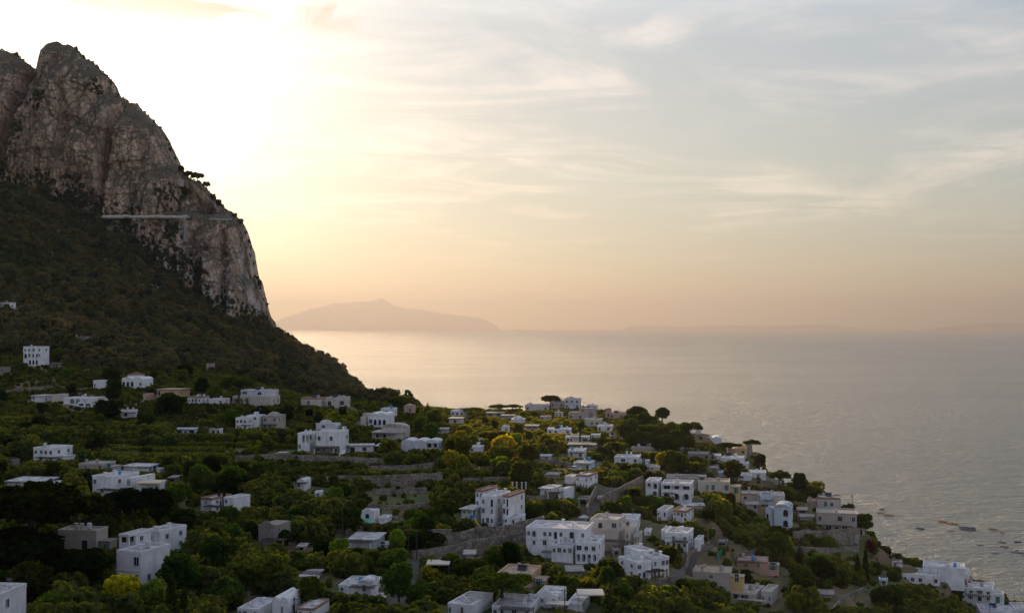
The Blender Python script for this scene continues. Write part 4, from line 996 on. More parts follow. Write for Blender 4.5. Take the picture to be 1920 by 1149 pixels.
for i in range(2):       # low spreading shrub mass, 4 m high, 3.4 m radius
    L = lobes_round(3.1, 1.6, 140 + i, 12); L = [(x, y, z * .8 + .3, a, b_, c * .72) for x, y, z, a, b_, c in L]
    TREE['shrub%d' % i] = (trunk_mesh(1.6, .12, [], i, .1), leafcloud('shrub_crown', L, 1900, .40, 150 + i, M['leaf']))
def palm_meshes(seed):
    r = random.Random(seed); b = MB(); b.tube([(0, 0, -1), (.1, 0, 3), (.15, .05, 6), (.1, 0, 8.4)], [.32, .26, .24, .30], 8)
    tr = b.mesh('trunk', M['wood']); V = []; Fs = []
    for k in range(34):
        a = r.uniform(0, 6.28); up = r.uniform(-.5, 1.25); ln = r.uniform(2.3, 3.1)
        pr = Vector((.1, 0, 8.4)); d = Vector((math.cos(a) * math.cos(up), math.sin(a) * math.cos(up), math.sin(up)))
        side = Vector((-math.sin(a), math.cos(a), 0))
        for s in range(7):
            nx = pr + d * (ln / 7); d = (d + Vector((0, 0, -.20))).normalized(); wd = .42 * math.sin((s + .8) / 7.6 * math.pi) + .05
            for sg in (-1, 1):
                i0 = len(V); V += [pr, nx, nx + side * sg * wd - d * .12 + Vector((0, 0, -.12)), pr + side * sg * wd * .9 - d * .1 + Vector((0, 0, -.12))]; Fs.append((i0, i0 + 1, i0 + 2, i0 + 3))
            pr = nx
    return tr, npmesh('palm_fronds', np.array([tuple(v) for v in V]), np.array(Fs), M['leaf'])
TREE['palm0'] = palm_meshes(5)
REFH = dict(round=8.4, pine=12.0, cypress=10.2, conifer=9.2, shrub=3.6, palm=9.6)
TREES = []
trnd = random.Random(5)
NAMES = dict(round='broadleaf_tree', pine='umbrella_pine', cypress='cypress', conifer='conifer', shrub='shrub', palm='palm_tree')
def tree_at(kind, X, Y, z, hgt, wfac, label, group, tint=(1, 1, 1), cat=None):
    base = kind.rstrip('0123456789')
    if base == kind: kind = base + str(trnd.randrange(dict(round=5, pine=3, cypress=2, conifer=2, shrub=2, palm=1)[base]))
    tm, cm = TREE[kind]; s = hgt / REFH[base]
    root = link(NAMES[base], None, None, label, cat or dict(cypress='cypress', shrub='shrub', palm='palm', conifer='conifer', pine='pine').get(base, 'tree'), group, loc=(X, Y, z))
    root.scale = (s * wfac, s * wfac, s); root.rotation_euler = (0, 0, trnd.uniform(0, 6.28))
    t_ = link('trunk', tm, root)
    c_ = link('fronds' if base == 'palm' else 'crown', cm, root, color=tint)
    TREES.append((X, Y, 3.5 * s * wfac * (1.6 if base == 'pine' else .9 if base != 'cypress' else .3)))
    return root
def T(kind, px, yb, yt, wpx, label, tint=(1, 1, 1), group=None, Y=None, cat=None):
    """tree from its base row, top row and crown width in the photograph"""
    base = kind.rstrip('0123456789')
    X, Yd, z = hit(px, yb) if Y is None else ((px - PX0) / F * Y, Y, H - (yb - YH) / F * Y)
    zb_ = H - (yb - YH) / F * Yd
    hg = (yb - yt) / F * Yd
    RECTS.append((px - wpx / 2, px + wpx / 2, yb - (yb - yt) * (.42 if base != 'pine' else .55), yt, Yd - 1))
    rw = dict(round=7.4, pine=12.6, cypress=2.2, conifer=5.6, shrub=7.0, palm=5.6)[base] * hg / REFH[base]
    return tree_at(kind, X, Yd, zb_, hg, (wpx / F * Yd) / rw, label, group, tint, cat)
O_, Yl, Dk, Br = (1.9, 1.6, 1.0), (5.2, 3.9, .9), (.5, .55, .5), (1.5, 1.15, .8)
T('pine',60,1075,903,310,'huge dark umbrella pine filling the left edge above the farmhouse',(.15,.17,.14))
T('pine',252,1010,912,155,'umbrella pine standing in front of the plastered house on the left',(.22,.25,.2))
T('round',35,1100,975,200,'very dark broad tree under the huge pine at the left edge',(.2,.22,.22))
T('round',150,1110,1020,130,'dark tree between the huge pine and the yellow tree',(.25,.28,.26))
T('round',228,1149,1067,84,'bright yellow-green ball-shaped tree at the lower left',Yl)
T('round',288,1149,1080,60,'pale olive-green loose tree right of the yellow tree',(2.6,2.5,1.3))
T('shrub',120,1160,1102,135,'wide dark rounded shrub at the bottom left corner',(.8,1.0,.6))
T('cypress',322,1160,1075,26,'black-green cypress at the bottom, right of the pale olive tree',Dk)
T('cypress',345,1165,1100,22,'second dark cypress at the bottom, right of the taller one',Dk)
T('shrub',420,1140,1080,120,'broad grey-green rounded hedge tree above the bottom edge',(1.3,1.4,1.1))
T('round',500,1108,1035,80,'olive-topped round tree in the lower left gardens',O_)
T('shrub',575,1075,1045,60,'flat-topped dark green shrub beside the draped lounger',(.9,1.1,.8))
T('round',580,1140,1075,60,'dark bush tree in front of the hidden pale roof',(.7,.8,.6))
T('cypress',411,958,918,10,'left of two slim cypresses beside the grey-white house',Dk)
T('cypress',420,957,914,10,'right of two slim cypresses beside the grey-white house',Dk)
T('round',745,1035,988,44,'bright green round tree beside the beige-roofed verandah house',(1.4,1.8,1.0))
T('round',738,1085,1022,66,'middle of three tall green trees rising beside the road',(1.2,1.5,.9))
T('round',748,1135,1045,66,'lowest of three tall green trees rising beside the road',(.9,1.2,.8))
T('round',800,1025,962,44,'dark round-headed tree at the foot of the brown terraces',(.6,.75,.6))
T('pine',940,1140,1072,140,'lowest umbrella pine, spreading over the cracked white roof',(.95,1.1,.75))
T('round',785,1149,1090,60,'dark leafy tree right of the road at the bottom',(.7,.9,.6))
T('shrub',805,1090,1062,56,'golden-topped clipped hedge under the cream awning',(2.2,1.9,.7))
T('pine',447,758,702,75,'umbrella pine in front of the cream and white villa',(.8,.85,.7))
T('round',200,790,745,62,'dark round tree left of the small white box hut',(.5,.5,.5))
T('round',320,782,732,60,'large dark tree in front of the peach-orange house',(.6,.75,.55))
T('round',212,760,706,38,'dark slender-crowned tree between the white houses on the left',(.5,.6,.5))
T('round',625,918,885,24,'dark conical tree against the long stone wall',(.6,.7,.6))
T('round',750,768,738,56,'broad dark green tree on the skyline where mountain meets sea',(.8,.95,.6))
T('conifer',802,778,752,18,'pointed conifer standing against the sea',Dk)
T('cypress',783,780,766,6,'tiny cypress left of the pointed conifer',Dk)
T('pine',885,780,763,46,'flat umbrella crown on the crest, left of two',(.7,.8,.5))
T('pine',935,776,757,48,'flat umbrella crown on the crest, first of three in a row',(.7,.8,.5))
T('pine',962,774,757,40,'flat umbrella crown on the crest, second of three in a row',(.7,.8,.5))
T('round',868,870,812,40,'sunlit-topped tall tree in the middle gardens',(1.5,1.3,.7))  # warm tint of these three crowns stands in for golden sunlight
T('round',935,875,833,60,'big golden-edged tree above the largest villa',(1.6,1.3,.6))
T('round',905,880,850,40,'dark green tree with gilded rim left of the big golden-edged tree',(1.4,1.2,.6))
T('round',980,920,858,60,'shadowy brown-green tree right of the largest villa',(.8,.8,.7))
T('conifer',1015,912,880,24,'dark conifer left of the white gabled house',Dk)
T('pine',1032,772,739,42,'umbrella pine on the crest against the sea',(.6,.6,.5))
T('round',1083,765,747,14,'small round tree at the end of the battlemented villa',Dk)
T('round',1195,800,757,50,'dark rounded tree on the crest, left of the ball-topped one',(.55,.6,.5))
T('round',1242,790,761,33,'ball-topped dark tree against the sea on the wooded knoll',(.45,.5,.42))
T('round',1175,830,780,50,'tall hazy tree at the left edge of the wooded knoll',(.8,.85,.7))
T('round',1215,835,790,56,'broad tree in the middle of the wooded knoll',(.8,.85,.7))
T('round',1250,838,788,60,'broad tree on the right half of the wooded knoll',(.7,.75,.6))
T('pine',1293,830,789,54,'leaning flat-crowned pine at the right end of the knoll',(.6,.65,.5))
T('round',1270,845,800,46,'dark tree under the leaning flat-crowned pine',(.6,.7,.55))
T('palm',1087,838,790,38,'tall palm tree rising between the white houses')
T('pine',1128,838,820,60,'low flat pine crown behind the ball-shaped dark tree',(.8,.75,.55))
T('round',1127,862,835,32,'dark ball-shaped tree beside the flat-roofed white house',(.6,.7,.6))
T('round',1242,880,842,34,'golden-yellow sunlit tree in the garden belt',(3.0,2.3,.7))  # sunlight put into the golden tint
T('round',1265,885,840,50,'dark tree right of the golden-yellow one',(.7,.8,.6))
T('round',1305,880,852,36,'round brown-green tree in front of the grey stone building',(.9,.8,.6))
T('pine',1368,850,829,55,'flat dark pine crown left of the ochre house',(.5,.55,.45))
T('pine',1410,850,823,38,'pine with a forked trunk against the sea above the ochre house',(.6,.6,.5))
T('round',1425,875,848,28,'small leaning pine clump on the cliff edge below the forked pine',Dk)
T('round',1375,905,858,44,'large brown-green tree in front of the stepping white house',(.75,.7,.55))
T('pine',1462,922,880,44,'pine beside the chapel against the sea',(.6,.65,.5))
T('round',1498,925,882,34,'dark upright tree against the sea, left of the bushy one',(.6,.65,.5))
T('round',1522,935,908,46,'bushy olive tree against the sea, left of the ochre villa',(1.1,1.0,.7))
T('round',1427,995,965,44,'bright green tree left of the pale blue vaulted house',(1.4,1.8,.9))
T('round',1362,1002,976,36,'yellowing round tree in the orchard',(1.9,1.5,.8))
T('round',1618,1000,958,44,'tree overhanging the slope right of the pinkish villa',(.8,.95,.7))
T('round',1650,1015,978,52,'rounded tree on the shore slope, second from the villa',(.75,.9,.65))
T('round',1672,1030,994,46,'dark tree with reddish twigs on the shore slope',(.8,.75,.6))
T('round',1698,1042,1014,36,'last dark tree before the white shore houses',(.6,.7,.55))
T('cypress',1608,1088,1038,15,'left of two dark cypresses on the lower right slope',Dk)
T('cypress',1623,1092,1024,14,'right of two dark cypresses, the taller one on the lower right slope',Dk)
T('conifer',1500,1062,1010,24,'dark conical tree below the high retaining wall',Dk)
T('shrub',1793,1125,1098,34,'dark round bush against the white shore houses',Dk)
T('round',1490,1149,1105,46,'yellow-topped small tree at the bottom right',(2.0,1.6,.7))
T('palm',1899,1142,1108,16,'small palm at the water edge in the bottom right corner')
T('shrub',1632,1032,1012,24,'purple bougainvillea bush on the upper stone wall',(3.0,.35,1.6),cat='bush')
T('round',1160,905,880,50,'spreading green tree over the bright orchard',(1.3,1.5,.8))
T('round',650,1000,945,70,'large dark tree left of the scrolled gable house',(.7,.85,.6))
T('round',560,985,948,60,'dark broad tree above the grey stone house',(.6,.75,.55))
T('round',530,1030,990,40,'round dark bush tree hugging the grey stone house',(.5,.65,.5))
for px, yb, yt, w_ in ((1168,822,786,34),(1183,812,772,36),(1206,812,768,40),(1222,812,776,34),(1232,822,782,40),(1262,822,788,40),(1278,826,796,36),(1210,842,806,44),(1190,842,804,40),(1240,850,812,46),(1290,845,812,36),(1262,856,822,40)):
    T('round', px, yb, yt, w_, 'hazy dark tree massed with others in the wood on the knoll', (.7, .75, .6), 'trees massed on the wooded knoll')
# pines and small trees on the mountain skyline
for px, yb, yt, w_, lb in ((11,104,96,10,'tiny umbrella pine on the far left skyline of the mountain'),(31,110,97,9,'small round tree on the left summit skyline'),(82,122,108,13,'little flat pine leaning out from the notch between the summits'),
    (340,330,309,14,'slim pine, leftmost on the mountain shoulder'),(352,337,319,20,'broad pine beside the tiny pale house on the mountain shoulder'),(370,345,322,28,'largest flat-crowned pine on the mountain shoulder'),(387,358,339,18,'small pine just below the flat-crowned one on the shoulder')):
    T('pine', px, yb + 8, yt, w_, lb, (.7, .6, .4), Y=1140)
for px, yb, yt, w_ in ((400,376,362,14),(410,386,372,14),(440,410,398,12),(452,420,408,12),(486,536,524,10)):
    T('round', px, yb + 3, yt, w_, 'small round tree clinging to the right-hand rim of the cliff', (.7, .6, .45), 'small trees along the cliff rim', Y=1140)

# ---------------------------------------------------------------- planting between the houses
def clear(X, Y, r, front=1.6):
    for hx, hy, hr in HOUSES:
        dx_ = X - hx; dy_ = Y - hy
        if dx_ * dx_ + dy_ * dy_ < (hr + r * .7) ** 2: return False
        if abs(dx_) < hr + r * .4 and -hr - 5 * front - r < dy_ < 0: return False
    return True
ROADS = []
def seg_d(X, Y, a, b):
    vx, vy = b[0] - a[0], b[1] - a[1]; t = max(0, min(1, ((X - a[0]) * vx + (Y - a[1]) * vy) / (vx * vx + vy * vy + 1e-9)))
    return math.hypot(X - a[0] - t * vx, Y - a[1] - t * vy)
# clearings seen in the photograph (pixel polygons): lawns, brown terraces, dry slopes
OPEN = [[(695,905),(775,905),(820,925),(825,985),(700,990),(690,950)], [(130,630),(140,648),(60,650),(55,632)], [(1480,1040),(1660,1020),(1700,1050),(1640,1070),(1500,1075)],
        [(1380,1068),(1450,1070),(1460,1100),(1380,1100)], [(1450,1075),(1500,1070),(1480,1149),(1440,1149)], [(1560,1100),(1680,1090),(1690,1140),(1560,1149)], [(820,1000),(920,995),(1000,1005),(880,1035),(820,1040)],
        [(600,1010),(650,1010),(655,1035),(600,1040)],[(1130,760),(1135,775),(1100,778),(1100,770)],[(320,838),(650,850),(655,860),(440,865)]]
def inside(px, py, poly):
    c = False; j = len(poly) - 1
    for i in range(len(poly)):
        if (poly[i][1] > py) != (poly[j][1] > py) and px < (poly[j][0] - poly[i][0]) * (py - poly[i][1]) / (poly[j][1] - poly[i][1]) + poly[i][0]: c = not c
        j = i
    return c
# ---------------------------------------------------------------- stone walls, roads, fences
def path_pts(pts, y0=130):
    out_ = []
    for a, b_ in pts:
        q = hit(a, b_, y0)
        if q[2] > 5 and (not out_ or abs(q[1] - out_[-1][1]) < 90): out_.append(q)
    return out_
def wall_run(pts, hpx, label, name='retaining_wall', cat='wall', matl=None, th=.5, group=None):
    P_ = []
    W = path_pts(pts)
    for i in range(len(W) - 1):
        n = max(2, int(math.dist(W[i][:2], W[i + 1][:2]) / 4))
        for k in range(n + (i == len(W) - 2)):
            t = k / n; P_.append((W[i][0] * (1 - t) + W[i + 1][0] * t, W[i][1] * (1 - t) + W[i + 1][1] * t, W[i][2] * (1 - t) + W[i + 1][2] * t))
    n = len(P_); vs = []; fs = []
    for i, p in enumerate(P_):
        a = P_[max(i - 1, 0)]; b = P_[min(i + 1, n - 1)]; dx_, dy_ = b[0] - a[0], b[1] - a[1]; l = math.hypot(dx_, dy_) or 1
        nx, ny = -dy_ / l * th / 2, dx_ / l * th / 2
        hh = hpx / F * p[1]; zt = p[2] + hh + fbm(i * .7, p[0] * .1, 2, 1) * .35
        zb_ = min(p[2], float(terr(p[0], p[1]))) - 2.0
        vs += [(p[0] + nx, p[1] + ny, zb_), (p[0] - nx, p[1] - ny, zb_), (p[0] - nx * .8, p[1] - ny * .8, zt), (p[0] + nx * .8, p[1] + ny * .8, zt)]
    for i in range(n - 1):
        for k in range(4): fs.append((i * 4 + k, i * 4 + (k + 1) % 4, i * 4 + 4 + (k + 1) % 4, i * 4 + 4 + k))
    fs.append((0, 3, 2, 1)); fs.append((n * 4 - 4, n * 4 - 3, n * 4 - 2, n * 4 - 1))
    b = MB(); b.add(vs, fs)
    if hpx > 7.5:
        for i in range(min(len(W), len(pts)) - 1): RECTS.append((min(pts[i][0], pts[i + 1][0]), max(pts[i][0], pts[i + 1][0]), max(pts[i][1], pts[i + 1][1]) - .4 * hpx, min(pts[i][1], pts[i + 1][1]) - hpx, min(W[i][1], W[i + 1][1]) - 1))
    o = b.obj(name, matl or M['stone'], None, label=label, cat=cat, group=group)
    ROADS.append((W, th + .3)); return o
wall_run([(440,869),(500,866),(570,866),(660,872),(720,874)], 14, 'long upper dry-stone wall below the scaffolded villa')
wall_run([(430,884),(520,893),(610,905)], 7, 'low dry-stone wall sloping down left of the conical tree')
wall_run([(612,912),(700,910),(790,908),(830,905)], 19, 'tall long stone wall behind the conical tree and the lawn')
wall_run([(690,886),(770,885),(815,880)], 12, 'stone wall above the lawn, behind the little terrace gate')
wall_run([(700,925),(740,928),(800,924)], 9, 'crumbling brown terrace wall just below the bright lawn')
wall_run([(690,952),(760,955),(818,948)], 8, 'second brown terrace wall below the lawn')
wall_run([(735,975),(790,976),(830,970)], 6, 'third terrace wall, level with the scrolled gable house')
wall_run([(773,1050),(830,1040),(885,1030),(940,1022),(1000,1008)], 15, 'roadside stone wall climbing past the arched doorway')
wall_run([(797,1024),(850,1018),(890,1012)], 20, 'high stone wall with an arched doorway beside the dark tree')
wall_run([(892,1012),(940,1008),(975,1000),(1020,992)], 22, 'stone wall under the stair of the largest villa')
wall_run([(868,905),(930,902),(975,898)], 8, 'rubble wall behind the roofs of the largest villa')
wall_run([(957,940),(1005,944),(1045,936)], 14, 'grey garden wall right of the largest villa')
wall_run([(1125,950),(1150,938),(1175,925),(1205,912)], 18, 'ivy-topped wall running up beside the lane in the middle')
wall_run([(1100,968),(1108,945),(1118,925)], 16, 'left wall of the lane beside the parked cars')
wall_run([(1487,1016),(1540,1015),(1612,1013)], 20, 'high retaining wall carrying the pinkish villa')
wall_run([(1484,1036),(1560,1038),(1610,1034),(1668,1030)], 11, 'lower stone wall with bougainvillea above the grass slope')
wall_run([(1232,1100),(1262,1092),(1285,1072),(1292,1050),(1318,1030),(1332,1022)], 9, 'curving stone wall along the lane at the white two-storey house')
wall_run([(1376,1052),(1405,1046),(1440,1032)], 12, 'stone wall rising behind the pink bungalow')
wall_run([(1298,1080),(1330,1084),(1345,1086)], 7, 'short white garden wall beside the ochre garden building', matl=M['conc'])
wall_run([(840,862),(900,880),(960,884)], 7, 'low terrace wall under the golden-edged trees')
wall_run([(1150,888),(1190,886),(1225,890)], 7, 'garden wall behind the bright orchard')
wall_run([(10,740),(60,734),(100,732)], 8, 'old pink-grey garden wall at the left above the bungalow')
wall_run([(1000,870),(1040,872),(1072,876)], 9, 'terrace wall left of the pale blue cube house')
wall_run([(1545,1160),(1580,1125),(1620,1105)], 5, 'narrow stone wall climbing the dark lower right slope')
wall_run([(640,965),(642,985),(650,1010)], 14, 'broken wall beside the large dark tree left of the gable house')
# stone doorway arch in the high wall
b = MB(); x, y, z = hit(820, 1027); arcade(b, -3.4, 3.4, -1, 4.6, 1, -.9, -.2)
o = b.obj('stone_arch', M['stone'], None, label='arched stone gateway with a dark opening in the high wall', cat='gateway', loc=(x, y - .6, z))
def strip(pts, wd, name, y0=130):
    W = path_pts(pts, y0); P_ = []
    for i in range(len(W) - 1):
        n = max(2, int(math.dist(W[i][:2], W[i + 1][:2]) / 2.5))
        for k in range(n + (i == len(W) - 2)):
            t = k / n; P_.append((W[i][0] * (1 - t) + W[i + 1][0] * t, W[i][1] * (1 - t) + W[i + 1][1] * t))
    vs = []; m_ = 5
    for i, p in enumerate(P_):
        a = P_[max(i - 1, 0)]; b_ = P_[min(i + 1, len(P_) - 1)]; dx_, dy_ = b_[0] - a[0], b_[1] - a[1]; l = math.hypot(dx_, dy_) or 1
        for k in range(m_):
            s = (k / (m_ - 1) - .5) * wd; X, Y = p[0] - dy_ / l * s, p[1] + dx_ / l * s
            vs.append((X, Y, float(terr(X, Y)) + .22))
    link(name, npmesh(name, np.array(vs), gridfaces(len(P_), m_, flip=True), M['road']), kind='structure')
    ROADS.append((W, wd / 2 + .8))
strip([(770,1060),(830,1050),(890,1040),(950,1030),(1010,1015),(1055,1000),(1095,975),(1115,955),(1130,935),(1150,915)], 4.0, 'lane_road')
strip([(1225,1118),(1262,1098),(1292,1078),(1300,1052),(1326,1030),(1345,1022)], 1.9, 'footpath')
strip([(742,1149),(752,1115),(765,1088),(775,1062)], 3.6, 'side_road')
strip([(1115,880),(1125,868),(1150,878),(1200,884)], 2.4, 'garden_path')
strip([(600,1038),(640,1028),(655,1022)], 4.5, 'dirt_track')
strip([(1600,1100),(1640,1118),(1700,1135)], 1.2, 'slope_path')
# mountain road cut into the cliff
b = MB(); rp = []
for px in np.arange(186, 364, 3.0):
    yy = 407 + (abs(px - 260) / 200) ** 2 * 3; x, y, z = cliff_at(px, yy)
    rp.append((x, y, z))
rp = [(p[0], sum(q[1] for q in rp[max(0, i - 6):i + 7]) / len(rp[max(0, i - 6):i + 7]) - 5, p[2]) for i, p in enumerate(rp)]
vs = []; fs = []
for p in rp: vs += [(p[0], p[1], p[2]), (p[0], p[1] + 16, p[2]), (p[0], p[1] + 16, p[2] - 1.6), (p[0], p[1], p[2] - 1.6)]
for i in range(len(rp) - 1):
    for k in range(4): fs.append((i * 4 + k, i * 4 + (k + 1) % 4, i * 4 + 4 + (k + 1) % 4, i * 4 + 4 + k))
b.add(vs, fs); link('mountain_road', b.mesh('mountain_road', M['conc']), kind='structure')
b = MB(); vs = []; fs = []
for p in rp[4:58]: vs += [(p[0], p[1] - .02, p[2] - .4), (p[0], p[1] - .5, p[2] - .4), (p[0], p[1] - .5, p[2] + 1.15), (p[0], p[1] - .02, p[2] + 1.15)]
for i in range(53):
    for k in range(4): fs.append((i * 4 + k, i * 4 + (k + 1) % 4, i * 4 + 4 + (k + 1) % 4, i * 4 + 4 + k))
b.add(vs, fs); b.obj('parapet_wall', M['plaster'], None, label='pale parapet wall along the road cut across the cliff face', cat='parapet', color=(.70, .60, .49))
rq = []
for px in np.arange(392, 442, 3.0): rq.append(cliff_at(px, 411 + .02 * (px - 392)))
vs = []; fs = []
for i, p in enumerate(rq):
    yv = sum(q[1] for q in rq[max(0, i - 4):i + 5]) / len(rq[max(0, i - 4):i + 5]) - 3; vs += [(p[0], yv + 9, p[2] - 1), (p[0], yv, p[2] - 1), (p[0], yv, p[2] + .8), (p[0], yv + 9, p[2] + .8)]
for i in range(len(rq) - 1):
    for k in range(4): fs.append((i * 4 + k, i * 4 + (k + 1) % 4, i * 4 + 4 + (k + 1) % 4, i * 4 + 4 + k))
b = MB(); b.add(vs, fs); link('mountain_road', b.mesh('mountain_road', M['conc']), kind='structure')
x, y, z = rp[54]; b = MB()
b.box(-4.2, 4.2, -2.2, 9, -23, -1.2, 0, 1.0, 1.0); o = b.obj('wall', M['conc'], None)
root = link('road_buttress', None, None, 'tall tapering concrete buttress holding up the cliff road', 'buttress', loc=(x - 2, y + 1, z)); o.parent = root
for k in (-2.9, 0, 2.9):
    b = MB(); b.box(k - .45, k + .45, -3.6, -2.1, -22, -1.7, 0, .1, .4); b.obj('pier', M['conc'], root)

# vineyard hedges
for i, (x0, x1, y, hp, lb) in enumerate(((212, 330, 832, 6, 'left'), (330, 520, 838, 8, 'long'), (215, 420, 846, 6, 'low'), (520, 660, 842, 7, 'right'))):
    W = path_pts([(x0 + (x1 - x0) * k / 24, y + (1 if i == 1 else 0)) for k in range(25)])
    L = []; ROADS.append((W, 1.6)); RECTS.append((x0, x1, y + 3, y - hp, min(q_[1] for q_ in W) - 2))
    for k, (a, c, d) in enumerate(W): L.append((a - W[0][0], c - W[0][1], d - W[0][2] + .7, max(abs(W[1][0] - W[0][0]) * .7, 1.0), .8, hp / F * c * .75))
    me = leafcloud('vine_hedge', L, 3200, .38, 300 + i, M['leaf'], .5)
    link('vine_hedge', me, None, ('leftmost clipped vine hedge on the long terrace at left', 'longest clipped vine hedge with a bright top, below the stone-faced villas', 'lower clipped vine hedge in the shade on the left terrace', 'vine hedge at the right, beneath the scaffolded villa')[i], 'hedge', 'clipped vine hedges', color=(1.5, 1.5, .8), loc=W[0])
RC = np.array(RECTS)
def room(px, X, Y, Z, keep=.3):
    """tallest planting here that leaves the house walls behind it in view"""
    m_ = (RC[:, 0] < px) & (RC[:, 1] > px) & (RC[:, 4] > Y - 1)
    if not m_.any(): return 99.0
    lim = (RC[m_, 2] - keep * (RC[m_, 2] - RC[m_, 3]))
    zt = H - (lim - YH) / F * Y - Z
    vis = YH - (Z - H) / Y * F > RC[m_, 3]          # only houses not already hidden by the ground itself
    zt = zt[vis]
    return float(zt.min()) if len(zt) else 99.0
# ---------------------------------------------------------------- scattered individual trees
sr = random.Random(23)
USED = set()
def short(lb):
    wd = lb.replace(',', '').split()
    if len(wd) <= 10: return ' '.join(wd)
    cut = [i for i, q in enumerate(wd) if q in ('with', 'of', 'beside', 'below', 'above', 'behind', 'in', 'on', 'at', 'right', 'left', 'by', 'and', 'between', 'near') and 3 < i <= 10]
    return ' '.join(wd[:cut[-1]]) if cut else None
def place_label(px, py, tone):
    c_ = []
    for X0, Y0, cx, yb, rot, col, blocks, label, extra, kw in PLAN:
        x0, x1 = min(b_[0] for b_ in blocks), max(b_[1] for b_ in blocks); yt = min(b_[3] for b_ in blocks)
        if px < x0: rel = 'just left of'
        elif px > x1: rel = 'just right of'
        elif py > yb: rel = 'in front of'
        else: rel = 'directly behind'
        d = math.hypot(max(x0 - px, px - x1, 0), max(yt - py, py - yb, 0) * 1.6)
        if d >= 45: rel = rel.replace('just', 'some way')
        if d < (75 if 'way' not in rel else 115): c_.append((d, rel, label))
    for d, rel, label in sorted(c_)[:5]:
        q = short(label)
        if q and (rel, q) not in USED and len((tone + ' tree ' + rel + ' the ' + q).split()) <= 16:
            USED.add((rel, q)); return '%s tree %s the %s' % (tone, rel, q)
    return None
def in_open(px, py): return any(inside(px, py, p) for p in OPEN)
def rd(X, Y): return any(seg_d(X, Y, W[i], W[i + 1]) < w_ + .8 for W, w_ in ROADS for i in range(len(W) - 1))
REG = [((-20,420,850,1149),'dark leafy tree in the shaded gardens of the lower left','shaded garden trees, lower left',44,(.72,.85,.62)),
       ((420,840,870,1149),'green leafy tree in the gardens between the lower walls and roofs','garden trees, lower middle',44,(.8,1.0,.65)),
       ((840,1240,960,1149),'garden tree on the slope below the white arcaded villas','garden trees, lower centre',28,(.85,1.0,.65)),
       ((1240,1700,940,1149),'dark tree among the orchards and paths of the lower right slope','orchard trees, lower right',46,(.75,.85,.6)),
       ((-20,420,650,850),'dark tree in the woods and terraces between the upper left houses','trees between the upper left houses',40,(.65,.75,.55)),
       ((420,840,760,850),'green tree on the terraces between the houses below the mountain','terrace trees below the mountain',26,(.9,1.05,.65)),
       ((840,1150,775,900),'yellow-green sunlit tree of the vine gardens in the middle distance','sunlit vine garden trees',36,(1.9,1.6,.75)),  # tint raised to put sunlight into the crowns
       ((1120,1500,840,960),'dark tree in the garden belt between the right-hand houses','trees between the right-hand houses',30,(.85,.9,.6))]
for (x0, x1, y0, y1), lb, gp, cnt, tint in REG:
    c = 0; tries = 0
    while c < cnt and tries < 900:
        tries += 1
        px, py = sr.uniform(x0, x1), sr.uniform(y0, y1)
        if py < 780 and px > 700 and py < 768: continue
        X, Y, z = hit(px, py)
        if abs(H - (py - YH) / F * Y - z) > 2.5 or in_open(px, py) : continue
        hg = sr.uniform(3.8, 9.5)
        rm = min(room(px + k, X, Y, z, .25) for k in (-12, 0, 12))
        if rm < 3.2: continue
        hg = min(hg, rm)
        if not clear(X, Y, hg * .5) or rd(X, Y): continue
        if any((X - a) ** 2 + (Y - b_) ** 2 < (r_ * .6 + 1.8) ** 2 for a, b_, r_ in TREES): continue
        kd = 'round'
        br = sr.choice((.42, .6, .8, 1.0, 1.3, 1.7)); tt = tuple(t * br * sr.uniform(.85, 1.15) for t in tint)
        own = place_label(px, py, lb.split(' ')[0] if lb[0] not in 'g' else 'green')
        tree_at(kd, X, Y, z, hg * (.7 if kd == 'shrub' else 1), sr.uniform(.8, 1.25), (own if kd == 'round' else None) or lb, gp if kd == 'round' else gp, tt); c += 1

# ---------------------------------------------------------------- scrub and undergrowth (uncountable)
def scatter(name, pts, scl, variants, seed):
    """one object: bushes instanced on its own points"""
    V = np.array(pts, np.float32); me = bpy.data.meshes.new(name)
    me.vertices.add(len(V)); me.vertices.foreach_set('co', V.ravel())
    a = me.attributes.new('bush_size', 'FLOAT', 'POINT'); a.data.foreach_set('value', np.array(scl, np.float32))
    me.update()
    o = link(name, me, kind='stuff')
    src = bpy.data.collections.new(name + '_bushes')
    for v in variants: src.objects.link(bpy.data.objects.new('bush', v))
    g = bpy.data.node_groups.new(name, 'GeometryNodeTree')
    g.interface.new_socket('Geometry', in_out='INPUT', socket_type='NodeSocketGeometry'); g.interface.new_socket('Geometry', in_out='OUTPUT', socket_type='NodeSocketGeometry')
    gi = g.nodes.new('NodeGroupInput'); go = g.nodes.new('NodeGroupOutput')
    ci = g.nodes.new('GeometryNodeCollectionInfo'); ci.inputs[0].default_value = src; ci.inputs[1].default_value = True; ci.inputs[2].default_value = True
    ip = g.nodes.new('GeometryNodeInstanceOnPoints'); ip.inputs['Pick Instance'].default_value = True
    rv = g.nodes.new('FunctionNodeRandomValue'); rv.data_type = 'FLOAT_VECTOR'; rv.inputs[0].default_value = (-.15, -.15, 0); rv.inputs[1].default_value = (.15, .15, 6.28); rv.inputs['Seed'].default_value = seed
    at = g.nodes.new('GeometryNodeInputNamedAttribute'); at.data_type = 'FLOAT'; at.inputs[0].default_value = 'bush_size'
    mtp = g.nodes.new('GeometryNodeMeshToPoints')
    L = g.links.new
    L(gi.outputs[0], mtp.inputs[0]); L(mtp.outputs[0], ip.inputs['Points']); L(ci.outputs[0], ip.inputs['Instance']); L(rv.outputs[0], ip.inputs['Rotation']); L(at.outputs[0], ip.inputs['Scale']); L(ip.outputs[0], go.inputs[0])
    md = o.modifiers.new('scatter', 'NODES'); md.node_group = g
    return o
